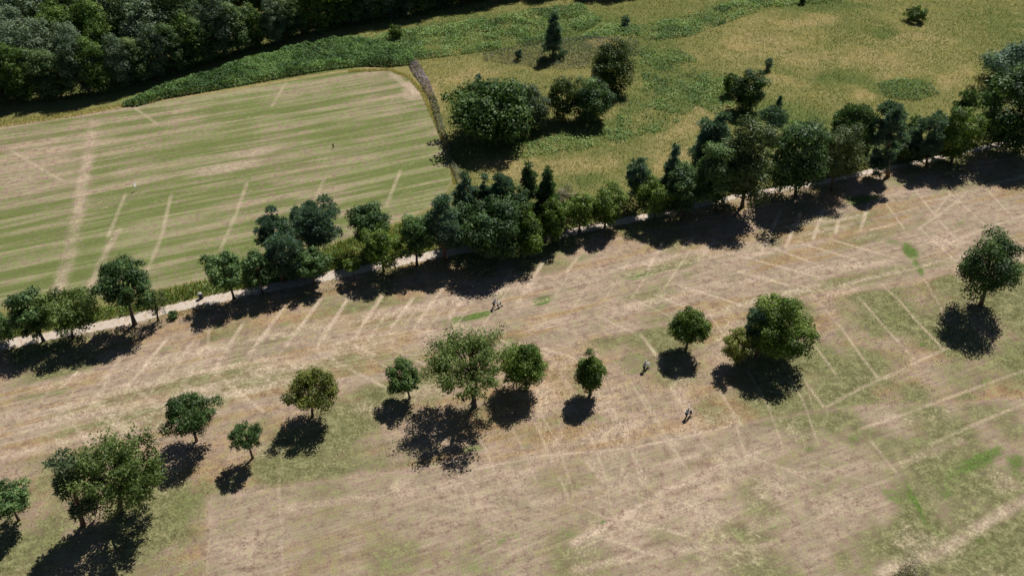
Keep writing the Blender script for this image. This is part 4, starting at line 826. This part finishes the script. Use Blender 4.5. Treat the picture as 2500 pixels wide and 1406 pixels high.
# ------------------------------------------------------------------ golfers, trolleys, flags, posts
M_SKIN = plain('skin', S(205, 160, 130), 0.5, 0.06); M_HAIR = plain('hair_grey', S(120, 110, 100), 0.7)
M_WHITE = plain('cloth_white', (0.78, 0.78, 0.77), 0.8, 0.05); M_BLUE = plain('cloth_pale_blue', (0.60, 0.70, 0.85), 0.8, 0.05); M_DARK = plain('cloth_dark', (0.02, 0.02, 0.025), 0.85, 0.2)
M_BLUEW = plain('cloth_white_blue', (0.78, 0.8, 0.85), 0.8, 0.04); M_BROWN = plain('shoe_brown', S(90, 70, 55), 0.6)
M_BAGW = plain('bag_pale', (0.8, 0.8, 0.79), 0.5, 0.05); M_BAGD = plain('bag_navy', (0.02, 0.02, 0.045), 0.5, 0.2); M_METAL = plain('frame_metal', (0.35, 0.35, 0.36), 0.35, 0.1, metal=0.8)
M_TYRE = plain('rubber', (0.02, 0.02, 0.02), 0.8); M_RIM = plain('rim_grey', (0.5, 0.5, 0.5), 0.4); M_EYE = plain('eye_dark', (0.03, 0.02, 0.02), 0.3)
DG = None
def skin_mesh(name, verts, edges, radii, root=0, sub=1):
    bm = bmesh.new(); ly = bm.verts.layers.skin.verify(); vs = [bm.verts.new(v) for v in verts]
    for i, v in enumerate(vs):
        r = radii[i]; v[ly].radius = r if hasattr(r, '__len__') else (r, r); v[ly].use_root = (i == root)
    for a_, b_ in edges: bm.edges.new((vs[a_], vs[b_]))
    me = bpy.data.meshes.new(name + '_skel'); bm.to_mesh(me); bm.free()
    o = bpy.data.objects.new(name + '_skel', me); COL.objects.link(o)
    m = o.modifiers.new('skin', 'SKIN'); m.use_smooth_shade = True
    s_ = o.modifiers.new('sub', 'SUBSURF'); s_.levels = sub; s_.render_levels = sub
    dg = bpy.context.evaluated_depsgraph_get(); dg.update()
    out = bpy.data.meshes.new_from_object(o.evaluated_get(dg)); out.name = name
    bpy.data.objects.remove(o); bpy.data.meshes.remove(me)
    return out
def cloth(name, col):
    b = NB(name); d_ = b.n('ShaderNodeBsdfDiffuse'); d_.inputs[0].default_value = (*col, 1); t_ = b.n('ShaderNodeBsdfTranslucent'); t_.inputs[0].default_value = (*col, 1)
    m_ = b.n('ShaderNodeMixShader'); m_.inputs[0].default_value = .55; b.t.links.new(d_.outputs[0], m_.inputs[1]); b.t.links.new(t_.outputs[0], m_.inputs[2]); return b.out(m_.outputs[0])
M_WHITE = cloth('cloth_white', (.85, .85, .84)); M_BLUE = cloth('cloth_pale_blue', (.62, .74, .9)); M_BLUEW = cloth('cloth_white_blue', (.8, .83, .9)); M_BAGW = cloth('bag_pale', (.85, .85, .84))
def person(label, base, yaw, shirt, lower, shorts=False, stride=0.28, reach=((0.52, 0.12, 0.98), (0.52, -0.12, 0.98)), cap=M_WHITE, lean=0.42):
    """faces +x before yaw; reach: places of the left and right hands"""
    x, y, z = gp(*base); root = empty('person', (x, y, z), yaw)
    fw = lambda z: lean * max(0.0, z - 0.93)
    hip, ch, nk = (0, 0, 0.93), (0.03 + fw(1.3), 0, 1.30), (0.05 + fw(1.5), 0, 1.48); hx = fw(1.62)
    fl, fr = (stride, 0.10, 0.08), (-stride, -0.10, 0.10); kl, kr = (stride * 0.6 + 0.03, 0.10, 0.50), (-stride * 0.35 + 0.05, -0.10, 0.50)
    V = [hip, (0.01 + fw(1.1), 0, 1.10), ch, (0.045 + fw(1.42), 0, 1.41), nk, (0.07 + hx, 0, 1.60), (0.075 + hx, 0, 1.70), (0.005, 0.10, 0.88), kl, fl, (fl[0] + 0.16, 0.11, 0.045),
         (0.005, -0.10, 0.88), kr, fr, (fr[0] + 0.15, -0.11, 0.05)]
    R = [(.15, .13), (.14, .12), (.155, .13), (.13, .10), .058, (.085, .075), (.088, .078), .098, .062, .048, .042, .098, .062, .048, .042]
    E = [(0, 1), (1, 2), (2, 3), (3, 4), (4, 5), (5, 6), (0, 7), (7, 8), (8, 9), (9, 10), (0, 11), (11, 12), (12, 13), (13, 14)]
    arms = []
    for s, hnd in ((1, reach[0]), (-1, reach[1])):
        sh = (0.04 + fw(1.4), 0.19 * s, 1.40); h = Vector(hnd); el = Vector(sh).lerp(h, 0.52) + Vector((-0.07, 0.05 * s, -0.08))
        i = len(V); V += [sh, tuple(el), tuple(h.lerp(el, 0.12)), tuple(h)]; R += [.058, .042, .03, (.04, .022)]; E += [(3, i), (i, i + 1), (i + 1, i + 2), (i + 2, i + 3)]; arms.append((i, s, h, (h - el).normalized()))
    me = skin_mesh('body', V, E, R)
    bm = bmesh.new(); bm.from_mesh(me); extra = MB()
    for i, s, h, d in arms:
        side = d.cross(Vector((0, 0, 1))).normalized()
        for q, (o_, ln) in enumerate(((-0.03, 0.075), (-0.01, 0.085), (0.011, 0.08), (0.03, 0.062))):
            b0 = h + side * o_ + d * 0.02; extra.tube([b0, b0 + d * ln * 0.55, b0 + d * ln * 0.8 + Vector((0, 0, -0.035)), b0 + d * ln * 0.6 + Vector((0, 0, -0.06))], [.011, .0095, .0085, .007], 5)
        t0 = h - side * 0.03 * s; extra.tube([t0, t0 - side * 0.03 * s + d * 0.03, t0 - side * 0.03 * s + d * 0.06 + Vector((0, 0, -.02))], [.012, .011, .008], 5)
    extra.ball((hx + 0.165, 0, 1.645), (.018, .014, .024), 6, 4); extra.ball((hx + 0.07, 0.085, 1.65), (.02, .012, .032), 6, 4); extra.ball((hx + 0.07, -0.085, 1.65), (.02, .012, .032), 6, 4); extra.ball((hx + 0.15, 0, 1.595), (.012, .026, .008), 6, 4)
    em = bpy.data.meshes.new('x'); em.from_pydata(extra.v, [], extra.f); bm.from_mesh(em); bm.to_mesh(me); bm.free(); bpy.data.meshes.remove(em)
    link('body', me, M_SKIN, root)
    for s in (1, -1): MB().ball((hx + 0.148, 0.032 * s, 1.672), (.010, .013, .009), 6, 4).build('eye', M_EYE, root)
    # shirt
    Vs = [(0.0, 0, 0.86)] + V[1:4]; Rs = [(.20, .18), (.19, .17), (.21, .18), (.17, .14)]; Es = [(0, 1), (1, 2), (2, 3)]
    for i, s, h, d in arms:
        k_ = len(Vs); Vs += [V[i], tuple(Vector(V[i]).lerp(Vector(V[i + 1]), 0.75))]; Rs += [.09, .075]; Es += [(3, k_), (k_, k_ + 1)]
    link('shirt', skin_mesh('shirt', Vs, Es, Rs), shirt, root)
    lo = 0.55 if shorts else 0.97
    kk = lambda k_, f_: tuple(Vector(k_).lerp(Vector(f_), lo))
    if shorts: Vt = [(0, 0, .95), V[7], tuple(Vector(V[7]).lerp(Vector(kl), .85)), V[11], tuple(Vector(V[11]).lerp(Vector(kr), .85))]; Et = [(0, 1), (1, 2), (0, 3), (3, 4)]; Rt = [(.165, .145), .118, .098, .118, .098]
    else: Vt = [(0, 0, .95), V[7], kl, kk(kl, fl), V[11], kr, kk(kr, fr)]; Et = [(0, 1), (1, 2), (2, 3), (0, 4), (4, 5), (5, 6)]; Rt = [(.165, .145), .116, .085, .068, .116, .085, .068]
    link('shorts' if shorts else 'trousers', skin_mesh('trousers', Vt, Et, Rt), lower, root)
    for f_ in (fl, fr):
        link('shoe', skin_mesh('shoe', [(f_[0] - .05, f_[1], f_[2] - .03), (f_[0] + .07, f_[1], f_[2] - .035), (f_[0] + .19, f_[1], f_[2] - .04)], [(0, 1), (1, 2)], [.06, .058, .045]), M_WHITE if shorts else M_BROWN, root)
    MB().ball((hx + 0.055, 0, 1.70), (.115, .095, .10), 10, 6).build('hair', M_HAIR, root)
    cp = MB().ball((hx + 0.065, 0, 1.725), (.118, .102, .095), 12, 6); cp.box((hx + 0.195, 0, 1.715), (.13, .15, .018)); cp.build('cap', cap, root)
    tag(root, label, 'person', 'golfers on the course'); return root
def trolley(label, base, yaw, bag, hood):
    x, y, z = gp(*base); root = empty('golf_trolley', (x, y, z), yaw)
    fr = MB(); fr.tube([(0.42, 0, .2), (-.05, 0, .34), (-.45, 0, .95), (-.62, 0, 1.02)], [.02] * 4, 6); fr.tube([(-.05, 0, .34), (-.18, .30, .15)], [.015] * 2, 5); fr.tube([(-.05, 0, .34), (-.18, -.30, .15)], [.015] * 2, 5); fr.build('frame', M_METAL, root)
    MB().tube([(-.62, -.16, 1.02), (-.65, 0, 1.04), (-.62, .16, 1.02)], [.02] * 3, 6).build('handle', M_TYRE, root)
    b_ = MB(); b_.tube([(.24, 0, .24), (.2, 0, .34), (.0, 0, .72), (-.12, 0, .95), (-.2, 0, 1.08)], [.12, .15, .155, .14, .145], 10); bo = b_.build('bag', bag, root)
    pk = MB(); pk.ball((.16, 0, .72), (.12, .12, .24), 8, 6); pk.build('pocket', hood, bo)
    for i in range(6):
        a_ = i * 1.05; s0 = Vector((-.18 + .05 * math.cos(a_), .07 * math.sin(a_), 1.02)); e_ = s0 + Vector((-.10 + .03 * math.cos(a_), .05 * math.sin(a_), .26 + .03 * (i % 3)))
        c_ = MB(); c_.tube([s0, e_], [.006, .006], 5); c_.ball(tuple(e_), (.035, .028, .05), 6, 4); c_.build('club', M_METAL if i % 2 else hood, root)
    for wx_, wy_, r_ in ((.44, 0, .14), (-.18, .31, .16), (-.18, -.31, .16)):
        w_ = MB(); w_.tube([(wx_, wy_ - .025, r_), (wx_, wy_ + .025, r_)], [r_, r_], 14); wo_ = w_.build('wheel', M_TYRE, root)
        MB().tube([(wx_, wy_ - .03, r_), (wx_, wy_ + .03, r_)], [r_ * .6, r_ * .6], 10).build('rim', M_RIM, wo_)
    tag(root, label, 'golf trolley', 'golf trolleys'); return root
R_ = math.radians
person('golfer in pale blue shirt and white cap walking on the far fairway', (1205, 752), R_(25), M_BLUE, M_DARK)
trolley('golf trolley with a pale bag on the far fairway', (1219, 749), R_(10), M_BAGW, M_DARK)
person('golfer in a white shirt on the green grass left of the small pointed tree', (1571, 906), R_(60), M_BLUEW, M_DARK)
trolley('golf trolley with a white bag on the green grass patch', (1581, 897), R_(55), M_BAGW, M_WHITE)
person('golfer in pale blue shirt nearest to the camera', (1674, 1021), R_(50), M_BLUE, M_DARK)
trolley('golf trolley with a dark bag beside the golfer nearest to the camera', (1684, 1015), R_(50), M_BAGD, M_DARK)
person('golfer in pale shirt and dark shorts half hidden behind the forked trunk', (1164, 974), R_(170), M_BLUE, M_DARK, shorts=True)
trolley('golf trolley with a dark bag under the big open tree', (1136, 969), R_(185), M_BAGD, M_DARK)
b = NB('flag_white'); d_ = b.n('ShaderNodeBsdfDiffuse'); d_.inputs[0].default_value = (.85, .84, .8, 1); t_ = b.n('ShaderNodeBsdfTranslucent'); t_.inputs[0].default_value = (.85, .84, .8, 1)
m_ = b.n('ShaderNodeMixShader'); m_.inputs[0].default_value = .85; b.t.links.new(d_.outputs[0], m_.inputs[1]); b.t.links.new(t_.outputs[0], m_.inputs[2]); M_FLAGW = b.out(m_.outputs[0])
M_FLAGD = plain('flag_dark', (0.03, 0.035, 0.02), 0.8, 0.1)
def flag(label, base, h, mat, polemat, yaw):
    x, y, z = gp(*base); r = empty('flagstick', (x, y, z), yaw)
    MB().tube([(0, 0, -.1), (0, 0, h)], [.022, .016], 6).build('pole', polemat, r)
    V = []; n = 6                # the flag hangs limp beside its stick
    for i in range(n + 1):
        for k_ in (0, 1): V.append((0.02 + k_ * (0.52 - 0.22 * i / n), 0.07 * math.sin(i * 1.3 + k_ * 1.5), h - .02 - .9 * (i / n) - k_ * .12))
    f_ = [(2 * i, 2 * i + 2, 2 * i + 3, 2 * i + 1) for i in range(n)]
    m_ = MB(); m_.add(V, f_); o_ = m_.build('flag', mat, r); sm_ = o_.modifiers.new('thick', 'SOLIDIFY'); sm_.thickness = .01
    MB().tube([(0, 0, .0), (0, 0, .012)], [.07, .07], 12).build('hole_rim', M_WHITE, r)
    tag(r, label, 'flagstick'); return r
flag('white flag on a short stick in the mown field', (336.5, 464), 1.55, M_FLAGW, M_WHITE, R_(200))
flag('dark flag on a thin stick further back in the mown field', (815.5, 361), 1.1, M_FLAGD, M_FLAGD, R_(250))
M_POST = plain('post_wood_pale', S(150, 145, 138), 0.9, 0.2); M_BIN = plain('bin_dark', (0.025, 0.028, 0.03), 0.6, 0.15); M_LID = plain('bin_lid_grey', S(165, 165, 155), 0.6, 0.1)
for lb, ba, dx_ in (('pale leaning post in the shade left of the central tree mass', (1063, 629), -.08), ('pale thin post by the path at right, left of two', (2111, 431), .3), ('grey thin post by the path at right, right of two', (2131, 431), -.2)):
    x, y, z = gp(*ba); m_ = MB(); m_.tube([(0, 0, -.1), (dx_ * .5, 0, .6), (dx_, 0, 1.2)], [.045, .042, .04], 7); m_.tube([(dx_, 0, 1.2), (dx_, 0, 1.24)], [.05, .02], 7)
    o_ = m_.build('marker_post', M_POST, None, (x, y, z)); tag(o_, lb, 'post')
x, y, z = gp(493, 728); r = empty('litter_bin', (x, y, z)); MB().tube([(0, 0, 0), (-.02, 0, .1), (-.12, 0, .95)], [.27, .28, .31], 14).build('drum', M_BIN, r)
MB().tube([(-.12, 0, .93), (-.125, 0, 1.0)], [.34, .33], 14).build('rim', M_LID, r); tag(r, 'dark leaning litter bin with a pale rim in the weeds by the path', 'bin')
